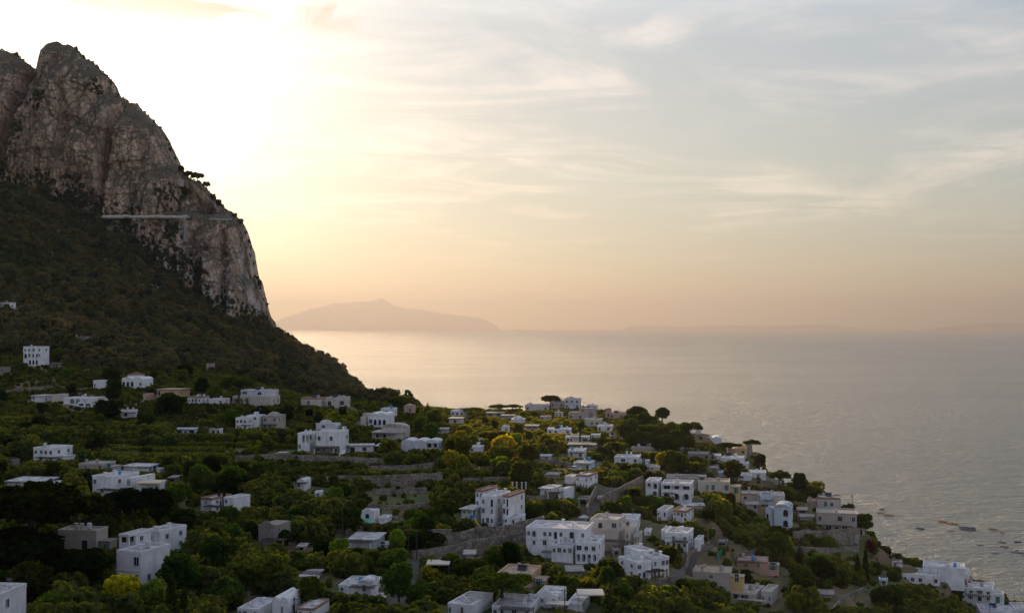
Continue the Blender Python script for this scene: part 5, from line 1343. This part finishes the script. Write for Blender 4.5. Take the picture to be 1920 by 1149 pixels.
def bush(seed, n, size, mt, flat=.7):
    L = [(x, y, z * flat, a, b_, c * flat) for x, y, z, a, b_, c in lobes_round(1.0, .55, seed, 5)]
    return leafcloud('bush', L, n, size, seed, mt, .6)
SB = [bush(200 + i, 420, .24, M['scrub'], .9) for i in range(5)]
MBu = [bush(230 + i, 320, .25, M['macchia'], 1.0) for i in range(5)]
r = np.random.RandomState(3)
HX = np.array([h_[0] for h_ in HOUSES]); HY = np.array([h_[1] for h_ in HOUSES]); HR = np.array([h_[2] for h_ in HOUSES])
def batch(n, pxr, Yr):
    px = r.uniform(*pxr, n); Y = np.sqrt(r.uniform(Yr[0] ** 2, Yr[1] ** 2, n)); X = (px - PX0) / F * Y
    return px, X, Y, terr(X, Y)
pts = []; scl = []; vpts = []; vscl = []
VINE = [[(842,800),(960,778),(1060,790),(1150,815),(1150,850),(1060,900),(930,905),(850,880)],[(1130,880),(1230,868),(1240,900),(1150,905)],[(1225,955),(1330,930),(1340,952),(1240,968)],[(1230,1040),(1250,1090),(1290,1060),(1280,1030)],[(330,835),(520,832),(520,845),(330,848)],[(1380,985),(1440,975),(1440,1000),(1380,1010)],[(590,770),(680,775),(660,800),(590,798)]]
px, X, Y, Z = batch(46000, (-160, 2050), (170, 700))
pyv = YH - (Z - H) / Y * F
d2 = np.sqrt((X[:, None] - HX) ** 2 + (Y[:, None] - HY) ** 2) - HR
front = (np.abs(X[:, None] - HX) < HR + .3) & (Y[:, None] < HY) & (Y[:, None] > HY - HR - 6)
size = r.uniform(.9, 2.9, len(X)) ** 1.0 * (1 + .5 * (fbm(X / 18, Y / 18, 2, 3) > .1))
nearh = front.any(1); size = np.where(nearh, np.minimum(size, r.uniform(.5, 1.3, len(X))), size)
ok = (d2 > size[:, None] * .75 + .1).all(1) & (Z > 2)
ok &= (fbm(X / 14, Y / 14, 3, 1) > -.42) | (r.rand(len(X)) < .3)
for i in np.nonzero(ok)[0]:
    if in_open(px[i], pyv[i]):
        if r.rand() > .45: continue
        size[i] *= .45
    if rd(X[i], Y[i]): continue
    if Y[i] > 430: size[i] = min(size[i], 1.1 + .6 * r.rand())
    e_ = size[i] / Y[i] * F * .7
    rm = min(room(px[i] + k, X[i], Y[i], Z[i]) for k in (-e_, 0, e_))
    if rm < .35:
        if r.rand() < .35: continue
        size[i] = r.uniform(.22, .42)
    else: size[i] = min(size[i], rm / 1.35)
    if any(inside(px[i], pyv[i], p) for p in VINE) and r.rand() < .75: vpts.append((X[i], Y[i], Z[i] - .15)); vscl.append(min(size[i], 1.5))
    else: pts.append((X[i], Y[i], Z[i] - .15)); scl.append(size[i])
print('undergrowth', len(pts))
scatter('undergrowth', pts, scl, SB, 1)
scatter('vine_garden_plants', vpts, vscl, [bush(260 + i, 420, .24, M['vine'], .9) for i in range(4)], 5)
pts = []; scl = []
for pr, yr, n in (((-420, 780), (600, 1300), 30000), ((-420, 330), (560, 700), 3000)):
    px, X, Y, Z = batch(n, pr, yr)
    d2 = (np.hypot(X[:, None] - HX, Y[:, None] - HY) - HR).min(1)
    for i in np.nonzero((Z > 1) & (d2 > 3.5))[0]:
        s = r.choice((r.uniform(1.3, 2.4), r.uniform(1.8, 3.6), r.uniform(2.8, 5.4)), p=(.45, .4, .15)) * (1.3 if fbm(X[i] / 40, Y[i] / 40, 2, 2) > .15 else 1); pts.append((X[i], Y[i], Z[i] - .3)); scl.append(s)
# bushes rooted on the ledges and along the rim of the cliff
nzmask = fbm(CXX / 28, CZ / 34, 4, 5)
low_ = np.clip((PYY - 330) / 120, 0, 1)
recess = np.exp(-((PXX - 205) / 42) ** 2 - ((PYY - 375) / 36) ** 2) + np.exp(-((PXX - 378) / 22) ** 2 - ((PYY - 470) / 60) ** 2) + np.exp(-((PXX - 365) / 40) ** 2 - ((PYY - 345) / 26) ** 2)+ np.exp(-((PXX - 455) / 60) ** 2 - ((PYY - 640) / 40) ** 2)
band = np.exp(-((PXX - 68) / 12) ** 2) * (PYY > 150)
pm = np.clip((nzmask - .20) * 2.2 + recess * .55 + band * .25, 0, 1) * (dist > 4)
over = CZ - terr(CXX, DY)
pm = pm + np.clip(1 - over / 34.0, 0, 1) * .75 * (over > -1)
pm = np.clip((pm - .28) * 3.2, 0, 1)
ii, jj = np.nonzero(r.rand(*pm.shape) < pm * .17)
for i, j in zip(ii, jj):
    if CZ[i, j] < 130: continue
    pts.append((CXX[i, j], DY[i, j] + .6, CZ[i, j] - .4)); scl.append(r.uniform(.9, 2.5))
for i in range(0, len(CP), 2):
    if r.rand() < .62: pts.append((CX[i], YC - r.uniform(-6, 10), ctop[i] - r.uniform(.5, 2.2))); scl.append(r.uniform(.9, 2.6))
print('macchia', len(pts))
scatter('mountain_scrub', pts, scl, MBu, 2)
# ---------------------------------------------------------------- boats
def hull(L, W, hh, mt, name='hull'):
    n = 9; vs = []; fs = []
    for i in range(n):
        t = i / (n - 1); x = -L / 2 + L * t; w = W / 2 * (1 - max(0, (t - .45) / .55) ** 2.2) * (.86 + .14 * min(1, t * 4)); sh = hh * (1 + .35 * t * t)
        vs += [(x, -w, sh), (x, -w * .72, 0), (x, 0, -.25), (x, w * .72, 0), (x, w, sh), (x, w * .86, sh), (x, w * .7, .25), (x, -w * .7, .25), (x, -w * .86, sh)]
    for i in range(n - 1):
        for k in range(9): fs.append((i * 9 + k, i * 9 + (k + 1) % 9, i * 9 + 9 + (k + 1) % 9, i * 9 + 9 + k))
    fs.append(tuple(range(8, -1, -1))); b = MB(); b.add(vs, fs)
    return b
def boat(px, py, ang, kind, L, label, hc, cc=(.55, .52, .48), group='boats moored off the shore'):
    Y = H * F / (py - YH); X = (px - PX0) / F * Y
    root = link('boat', None, None, label, 'boat', group, loc=(X, Y, 0.05)); root.rotation_euler = (0, 0, math.radians(ang))
    L *= 1.05; W = L * .34; hh = L * .075 + .1
    hull(L, W, hh, None).obj('hull', M['paint'], root, color=hc)
    if kind in 'cm':
        b = MB(); b.box(-L * .12, L * .2, -W * .3, W * .3, hh * .6, hh + L * .13, 0, L * .04, W * .05); b.obj('cabin', M['paint'], root, color=(.62, .6, .57))
        b = MB(); b.box(-L * .08, L * .165, -W * .31, W * .31, hh + L * .05, hh + L * .09); b.obj('cabin_window', M['glass'], root)
    if kind in 'oc':
        b = MB(); b.box(-L / 2 - .35, -L / 2 - .02, -.2, .2, .1, hh + .45, 0, .05, .04); b.obj('outboard_motor', M['metal'], root)
        for q in (-.22, .12) if kind == 'o' else (-.3,):
            b = MB(); b.box(L * q, L * q + .35, -W * .34, W * .34, hh * .55, hh * .7); b.obj('bench', M['wood'], root)
    if kind == 'a':      # sun awning
        for sx in (-.28, .12):
            for sy in (-.36, .36):
                b = MB(); b.tube([(L * sx, W * sy, hh * .8), (L * sx, W * sy, hh + 1.5)], [.04, .04], 5); b.obj('post', M['metal'], root)
        b = MB(); b.box(-L * .32, L * .16, -W * .42, W * .42, hh + 1.5, hh + 1.6, 0, .1, .1); b.obj('awning', M['paint'], root, color=cc)
    if kind == 'm':
        b = MB(); b.tube([(L * .02, 0, hh), (L * .02, 0, hh + L * .42)], [.07, .04], 5); b.obj('mast', M['metal'], root)
        b = MB(); b.box(-L * .4, L * .02, -W * .33, W * .33, hh + L * .13, hh + L * .145); b.obj('awning', M['paint'], root, color=cc)
Wh, Or, Yw, Bk, Bl = (.80, .75, .68), (.70, .30, .10), (.78, .50, .10), (.10, .09, .09), (.10, .16, .30)  # hull colours raised, warm sunlight put into the orange
for a in ((1653,955,200,'o',4.6,'small dark-and-white boat, farthest of three off the wooded slope',Bk),
          (1651,962,170,'o',5.2,'small orange-tinted boat, leftmost of three off the wooded slope',Or),
          (1666,966,160,'c',7.0,'longer boat with a dark stern, right of three off the wooded slope',Yw),
          (1767,978,175,'a',6.6,'reddish-brown boat with an awning, left end of the middle row',Or),
          (1786,982,155,'c',8.0,'yellow boat with a dark stern beside the red-brown boat',Yw),
          (1725,991,150,'m',5.6,'small dark boat with a mast lying alone nearer the slope',Bk),
          (1783,996,175,'o',4.0,'tiny orange boat below the yellow boat with the dark stern',Or),
          (1861,992,150,'c',6.4,'bright yellow boat right of the large crowded boat',Yw),
          (1878,998,110,'o',4.4,'small orange open boat next to the bright yellow one',Or),
          (1837,1021,178,'c',5.0,'small white boat with a low cabin, left of the near group',Wh),
          (1878,1016,150,'m',6.0,'white boat with a mast, upper of the close pair',Wh),
          (1883,1025,140,'c',5.2,'white and red boat, lower of the close pair',(.5, .3, .25)),
          (1865,1036,165,'c',4.6,'round white boat nearest the bottom of the bay',Wh),
          (1908,1016,178,'a',4.8,'dark blue boat with an awning near the right edge',Bl),
          (1908,1035,145,'m',8.4,'long white motor yacht near the right edge',Wh)):
    boat(*a[:5], a[5], a[6])
Y = H * F / (992 - YH); X = (1814 - PX0) / F * Y
root = link('passenger_boat', None, None, 'large crowded passenger boat with rows of seats in the middle of the bay', 'boat', None, loc=(X, Y, .05)); root.rotation_euler = (0, 0, math.radians(162))
hull(11.5, 3.6, 1.1, None).obj('hull', M['paint'], root, color=(.40, .38, .42))
b = MB(); b.tube([(-5.6, -1.75, 1.25), (0, -1.85, 1.4), (3, -1.5, 1.55), (5.7, 0, 1.8), (3, 1.5, 1.55), (0, 1.85, 1.4), (-5.6, 1.75, 1.25)], [.28] * 7, 8); b.obj('rubber_tube', M['paint'], root, color=(.16, .13, .18))
for i in range(5):
    b = MB(); b.box(-4.5 + i * 1.7, -4.0 + i * 1.7, -1.2, 1.2, .5, 1.0); b.box(-4.55 + i * 1.7, -4.42 + i * 1.7, -1.2, 1.2, 1.0, 1.5); b.obj('seat_row', M['paint'], root, color=(.12, .08, .12))
b = MB(); b.box(3.4, 4.3, -.6, .6, .9, 2.1, 0, .15, .1); b.obj('console', M['paint'], root, color=(.5, .5, .5))
def person(name, x, y, z, rz, shirt, trousers, hair, label, lean=0.0, sit=False, parent_h=1.72):
    """one skinned figure, standing, plus hair and clothes as children"""
    k = parent_h / 1.72
    J = {'pel': (0, 0, .93), 'spn': (0, 0, 1.12), 'chs': (0, 0, 1.32), 'nck': (0, 0, 1.46), 'hd0': (0, -.01, 1.55), 'hd1': (0, -.02, 1.64),
         'lh': (.09, 0, .88), 'lk': (.10, -.02, .49), 'la': (.11, .02, .08), 'lt': (.12, -.14, .03), 'rh': (-.09, 0, .88), 'rk': (-.10, -.03, .49), 'ra': (-.11, .01, .08), 'rt': (-.12, -.15, .03),
         'ls': (.17, 0, 1.40), 'le': (.25, .02, 1.13), 'lw': (.24, -.09, .89), 'lf': (.24, -.12, .79), 'rs': (-.17, 0, 1.40), 're': (-.25, .02, 1.13), 'rw': (-.23, -.10, .90), 'rf': (-.22, -.14, .80)}
    Rr = dict(pel=.13, spn=.11, chs=.13, nck=.055, hd0=.085, hd1=.095, lh=.09, lk=.058, la=.04, lt=.03, rh=.09, rk=.058, ra=.04, rt=.03, ls=.06, le=.042, lw=.028, lf=.02, rs=.06, re=.042, rw=.028, rf=.02)
    E = [('pel','spn'),('spn','chs'),('chs','nck'),('nck','hd0'),('hd0','hd1'),('pel','lh'),('lh','lk'),('lk','la'),('la','lt'),('pel','rh'),('rh','rk'),('rk','ra'),('ra','rt'),('chs','ls'),('ls','le'),('le','lw'),('lw','lf'),('chs','rs'),('rs','re'),('re','rw'),('rw','rf')]
    ks = list(J); me = bpy.data.meshes.new('person'); me.from_pydata([tuple(v * k for v in J[q]) for q in ks], [(ks.index(a), ks.index(b_)) for a, b_ in E], [])
    me.materials.append(M['skin'])
    o = link(name, me, None, label, 'person', None, loc=(x, y, z)); o.rotation_euler = (0, 0, rz)
    sm = o.modifiers.new('skin', 'SKIN')
    for i, q in enumerate(ks): me.skin_vertices[0].data[i].radius = (Rr[q] * k, Rr[q] * k * .8)
    me.skin_vertices[0].data[0].use_root = True
    s2 = o.modifiers.new('sub', 'SUBSURF'); s2.levels = 1; s2.render_levels = 1
    b = MB(); b.tube([(0, 0, 1.45 * k), (0, 0, 1.36 * k), (0, 0, 1.1 * k), (0, 0, .9 * k)], [.11 * k, .19 * k, .165 * k, .18 * k], 12); b.obj('shirt', M['paint'], o, color=shirt)
    for s in (-1, 1):
        b = MB(); b.tube([(s * .09 * k, 0, .93 * k), (s * .10 * k, -.02, .49 * k), (s * .11 * k, .02, .10 * k)], [.115 * k, .08 * k, .065 * k], 10); b.obj('trouser_leg', M['paint'], o, color=trousers)
    b = MB(); b.dome(0, .015, 1.62 * k, .105 * k, .11 * k, .135 * k); b.obj('hair', M['paint'], o, color=hair)
    return o
x, y, z = (1776 - PX0) / F * 400, 400, H - (1056 - YH) / F * 400
person('person', x, y, z, .5, (.30, .12, .12), (.06, .06, .08), (.03, .02, .02), 'person in a dark red top standing on the roof terrace above the sea')
b = MB(); b.box(-3.4, 2.0, -1.6, 1.6, -8, 0); b.obj('roof_terrace', M['conc'], None, label='pale roof terrace slab on which a figure stands above the sea', cat='terrace', loc=(x, y, z))

# ---------------------------------------------------------------- street and garden things
def pole(px, yb, yt, label, arm=False):
    X, Y, z = hit(px, yb); hg = (yb - yt) / F * Y
    root = link('street_lamp' if arm else 'utility_pole', None, None, label, 'street lamp' if arm else 'pole', None, loc=(X, Y, z))
    b = MB(); b.tube([(0, 0, -1), (0, 0, hg)], [.13, .08], 6); b.obj('post', M['wood' if not arm else 'metal'], root)
    if arm:
        b = MB(); b.tube([(0, 0, hg), (.5, -.2, hg + .35), (1.3, -.5, hg + .4)], [.06, .05, .05], 5); b.obj('arm', M['metal'], root)
        b = MB(); b.box(1.1, 1.7, -.65, -.4, hg + .3, hg + .42, 0, .05, .03); b.obj('lamp_head', M['metal'], root)
    else:
        b = MB(); b.box(-.7, .7, -.06, .06, hg - .55, hg - .43); b.obj('crossarm', M['wood'], root)
for a in ((1054,975,918,'slim pole rising from the trees left of the cream-roofed house'),(640,958,930,'thin wooden pole beside the large dark left-hand wall gap'),(642,1010,930,'tall pale pole left of the scrolled gable house'),
          (742,884,866,'thin pole on the stone wall above the lawn'),(873,905,875,'slim pole behind the largest villa'),(978,920,896,'pole by the white pergola columns'),(538,730,727,'stub'),(562,788,756,'pole among trees below the wooded slope'),
          (654,810,764,'tall lattice pole beside the small green-doored house'),(95,722,706,'short pole in the left gardens above the bungalow'),(491,1040,1012,'rust-coloured pole by the dark grey stone house'),(766,1050,1000,'dark pole by the road wall under the dark tree'),
          (781,1052,994,'second dark pole by the road wall, nearer the arched doorway'),(552,1149,1118,'thin pole at the bottom among the vaulted roofs'),(1059,1149,1104,'dark pole in front of the bottom-edge house with a tank'),(1598,970,932,'tall flagpole-like mast beside the pinkish villa'),
          (1393,1030,1021,'low wooden post on the stone wall behind the pink bungalow'),(366,1149,1118,'green pole at the bottom left gardens')):
    if a[3] != 'stub': pole(*a)
pole(1327, 1022, 992, 'street lamp beside the curving lane at the white two-storey house', True)
pole(790, 1100, 1062, 'street lamp by the hedge with the golden top', True)
# pergola columns
for i, px in enumerate((961, 969, 978.5, 986)):
    X, Y, z = hit(px, 930); b = MB(); b.tube([(0, 0, -1), (0, 0, 2.7)], [.2, .17], 8); b.box(-.26, .26, -.26, .26, 2.7, 2.85)
    b.obj('garden_column', M['plaster'], None, label='white column of the row standing on the garden wall right of the largest villa', cat='column', group='white garden columns', loc=(X, Y, z + 1.0), color=(.7, .7, .7))
def gazebo(px, py, w, label, col, name='gazebo', hh=2.4, peak=.9):
    X, Y, z = hit(px, py); root = link(name, None, None, label, name, None, loc=(X, Y, z))
    for sx in (-1, 1):
        for sy in (-1, 1):
            b = MB(); b.tube([(sx * w / 2 * .94, sy * w / 2 * .94, -1), (sx * w / 2 * .94, sy * w / 2 * .94, hh)], [.05, .05], 5); b.obj('post', M['metal'], root)
    b = MB(); q = w / 2; b.add([(-q, -q, hh), (q, -q, hh), (q, q, hh), (-q, q, hh), (0, 0, hh + peak), (-q, -q, hh - .25), (q, -q, hh - .25), (q, q, hh - .25), (-q, q, hh - .25)],
        [(0, 1, 4), (1, 2, 4), (2, 3, 4), (3, 0, 4), (5, 6, 1, 0), (6, 7, 2, 1), (7, 8, 3, 2), (8, 5, 0, 3)]); b.obj('canopy', M['paint'], root, color=col)
gazebo(713, 848, 3.2, 'white pointed garden gazebo beside the low annex', (.72, .72, .76))
gazebo(824, 860, 2.4, 'small white canopy tent below the pool terrace', (.7, .72, .74), 'canopy')
gazebo(1107, 1149, 5.2, 'cream square awning lit at the right of the bottom-edge house', (.62, .55, .44), 'awning', 4.2, .1)
gazebo(822, 1082, 5.0, 'cream flat awning above the golden-topped hedge', (.60, .52, .42), 'awning', 3.2, .1)
gazebo(283, 925, 6.0, 'long lit cream awning right of the white house between the pines', (.58, .46, .34), 'awning', 2.9, .1)
def parasol(px, py, label, col, r_=1.5):
    X, Y, z = hit(px, py); root = link('parasol', None, None, label, 'parasol', None, loc=(X, Y, z))
    b = MB(); b.tube([(0, 0, -.5), (0, 0, 2.5)], [.05, .04], 6); b.obj('pole', M['metal'], root)
    vs = [(r_ * math.cos(t), r_ * math.sin(t), 2.0) for t in [6.283 * k / 8 for k in range(8)]] + [(0, 0, 2.65)]
    b = MB(); b.add(vs, [(k, (k + 1) % 8, 8) for k in range(8)]); b.obj('canopy', M['paint'], root, color=col)
parasol(673, 990, 'left green parasol in front of the scrolled gable house', (.04, .38, .24))
parasol(689, 992, 'right green parasol in front of the scrolled gable house', (.05, .42, .27))
parasol(1095, 985, 'pale parasol in the orchard beside the tall slim pole', (.5, .48, .46))
X, Y, z = hit(825, 866)
# pools
for px, py, w_, d_, lb in ((828, 845, 5, 3, 'small turquoise pool on the terrace of the lilac vaulted house'),):
    X, Y, z = hit(px, py); b = MB(); b.box(-w_ - .5, w_ + .5, -d_ - .5, d_ + .5, -2.5, .3); root = link('swimming_pool', None, None, lb, 'pool', None, loc=(X, Y, z)); b.obj('surround', M['conc'], root)
    b = MB(); b.box(-w_, w_, -d_, d_, .305, .33); b.obj('pool_water', M['water'], root)
# slide
X, Y, z = hit(887, 988); root = link('playground_slide', None, None, 'blue and yellow playground slide below the largest villa', 'slide', None, loc=(X, Y, z)); root.rotation_euler = (0, 0, -.5)
b = MB(); b.tube([(0, 0, 2.4), (.8, -.3, 1.9), (1.6, -.6, 1.0), (2.6, -.9, .35), (3.2, -1.1, .2)], [.28] * 5, 6); b.obj('chute', M['paint'], root, color=(.6, .42, .06))
b = MB(); b.box(-.7, .3, -.6, .6, 2.1, 2.9); b.obj('platform', M['paint'], root, color=(.04, .22, .55))
for s in (-.6, .2):
    b = MB(); b.tube([(s, 0, -.5), (s, 0, 2.1)], [.06, .06], 5); b.obj('leg', M['metal'], root)
# cars
def car(px, py, ang, colr, label):
    X, Y, z = hit(px, py); z = float(terr(X, Y)) + .22
    root = link('parked_car', None, None, label, 'car', None, loc=(X, Y, z)); root.rotation_euler = (0, 0, math.radians(ang))
    prof = [(-1.95, .28), (1.95, .28), (2.0, .62), (1.85, .78), (.95, .9), (.35, 1.38), (-1.1, 1.42), (-1.75, .95), (-2.0, .85)]
    b = MB(); b.prism(prof, -.82, .82); b.obj('body', M['paint'], root, color=colr)
    b = MB(); b.prism([(.82, .92), (.32, 1.3), (-1.05, 1.34), (-1.55, .95)], -.835, .835); b.obj('window', M['glass'], root)
    b = MB(); b.add([(1.0, -.7, .93), (1.0, .7, .93), (.42, .66, 1.34), (.42, -.66, 1.34)], [(0, 1, 2, 3)]); b.obj('windscreen', M['glass'], root)
    for sx in (-1.2, 1.25):
        for sy in (-.78, .78):
            b = MB(); b.tube([(sx, sy - .1, .32), (sx, sy + .1, .32)], [.32, .32], 12); b.obj('wheel', M['glass'], root)
    for sy in (-.6, .6):
        b = MB(); b.box(1.9, 2.02, sy - .14, sy + .14, .6, .74); b.obj('headlight', M['frame'], root)
car(1147, 957, 60, (.55, .54, .53), 'pale car parked at the side of the walled lane')
car(1126, 940, 80, (.45, .32, .32), 'pinkish car squeezed beside the pillar of the walled lane')
car(1079, 884, -30, (.6, .6, .62), 'silver-white car parked by the terrace wall above the white house')
car(797, 1112, -20, (.5, .5, .52), 'white car under the arch of hedge at the bottom of the side road')
car(1160, 905, 15, (.55, .56, .6), 'white car on the lane top behind the two-floor white house')
# green net fence
def net(pts, hpx, label):
    W = path_pts(pts); root = link('net_fence', None, None, label, 'fence', None, loc=W[0])
    b = MB()
    for i in range(len(W) - 1):
        a, c = W[i], W[i + 1]; hh = hpx / F * a[1]
        q = [tuple(p[k] - W[0][k] for k in range(3)) for p in (a, c)]
        b.add([(q[0][0], q[0][1], q[0][2] - .3), (q[1][0], q[1][1], q[1][2] - .3), (q[1][0], q[1][1], q[1][2] + hh), (q[0][0], q[0][1], q[0][2] + hh),
               (q[0][0], q[0][1] + .04, q[0][2] - .3), (q[1][0], q[1][1] + .04, q[1][2] - .3), (q[1][0], q[1][1] + .04, q[1][2] + hh), (q[0][0], q[0][1] + .04, q[0][2] + hh)], [(0, 1, 2, 3), (7, 6, 5, 4), (3, 2, 6, 7)])
    b.obj('net', M['paint'], root, color=(.03, .22, .12))
    for p in W:
        b = MB(); b.tube([(p[0] - W[0][0], p[1] - W[0][1] - .06, p[2] - W[0][2] - 1), (p[0] - W[0][0], p[1] - W[0][1] - .06, p[2] - W[0][2] + hpx / F * p[1] + .1)], [.05, .05], 5); b.obj('post', M['metal'], root)
net([(328, 1038), (355, 1043), (385, 1050), (412, 1056), (432, 1060)], 9, 'long green net fence running down from the white rear wing')
net([(1355, 1120), (1367, 1110), (1378, 1098)], 15, 'green net fence left of the brick-edged cream house')
net([(1344, 1052), (1358, 1044)], 14, 'dark green net fence up the slope from the low garden wall')
# scaffolding on the villa
X, Y, z = hit(635, 848); root = link('scaffolding', None, None, 'metal scaffolding wrapped round the flank of the large white villa', 'scaffolding', None, loc=(X, Y - 1.6, z)); root.rotation_euler = (0, 0, math.radians(-10))
for k in range(6):
    b = MB(); b.tube([(-3.2 + k * 1.3, 0, -1), (-3.2 + k * 1.3, 0, 6.4)], [.045, .045], 5); b.obj('upright', M['metal'], root)
for zz in (1.4, 2.9, 4.4, 5.9):
    b = MB(); b.box(-3.4, 3.6, -.03, .03, zz, zz + .06); b.obj('rail', M['metal'], root)
    b = MB(); b.box(-3.3, 3.5, .05, .7, zz - .5, zz - .45); b.obj('plank', M['wood'], root)
# satellite dish and solar panel leaning on a roof
X, Y, z = hit(904, 838); b = MB(); b.add([(-.9, 0, 0), (.9, 0, 0), (.5, 1.2, 3.2), (-1.3, 1.2, 3.2), (-.9, .08, 0), (.9, .08, 0), (.5, 1.28, 3.2), (-1.3, 1.28, 3.2)], [(0, 1, 2, 3), (7, 6, 5, 4), (0, 4, 5, 1), (1, 5, 6, 2), (2, 6, 7, 3), (3, 7, 4, 0)])
b.obj('leaning_panel', M['paint'], None, label='pale panel leaning upright above the sunlit beige roof', cat='panel', loc=(X, Y, z), color=(.6, .58, .55))

# ---------------------------------------------------------------- the sea air
m, n = mat('haze')
p = n.n('ShaderNodeVolumePrincipled'); p.inputs['Color'].default_value = (.40, .38, .395, 1); p.inputs['Density'].default_value = HAZE
p.inputs['Anisotropy'].default_value = 0.48
o = n.n('ShaderNodeOutputMaterial'); n.l(p.outputs[0], o.inputs['Volume'])
b = MB(); b.box(-72000, 72000, -4500, 60500, -62, 1320); b.obj('haze', m, None, kind='stuff')
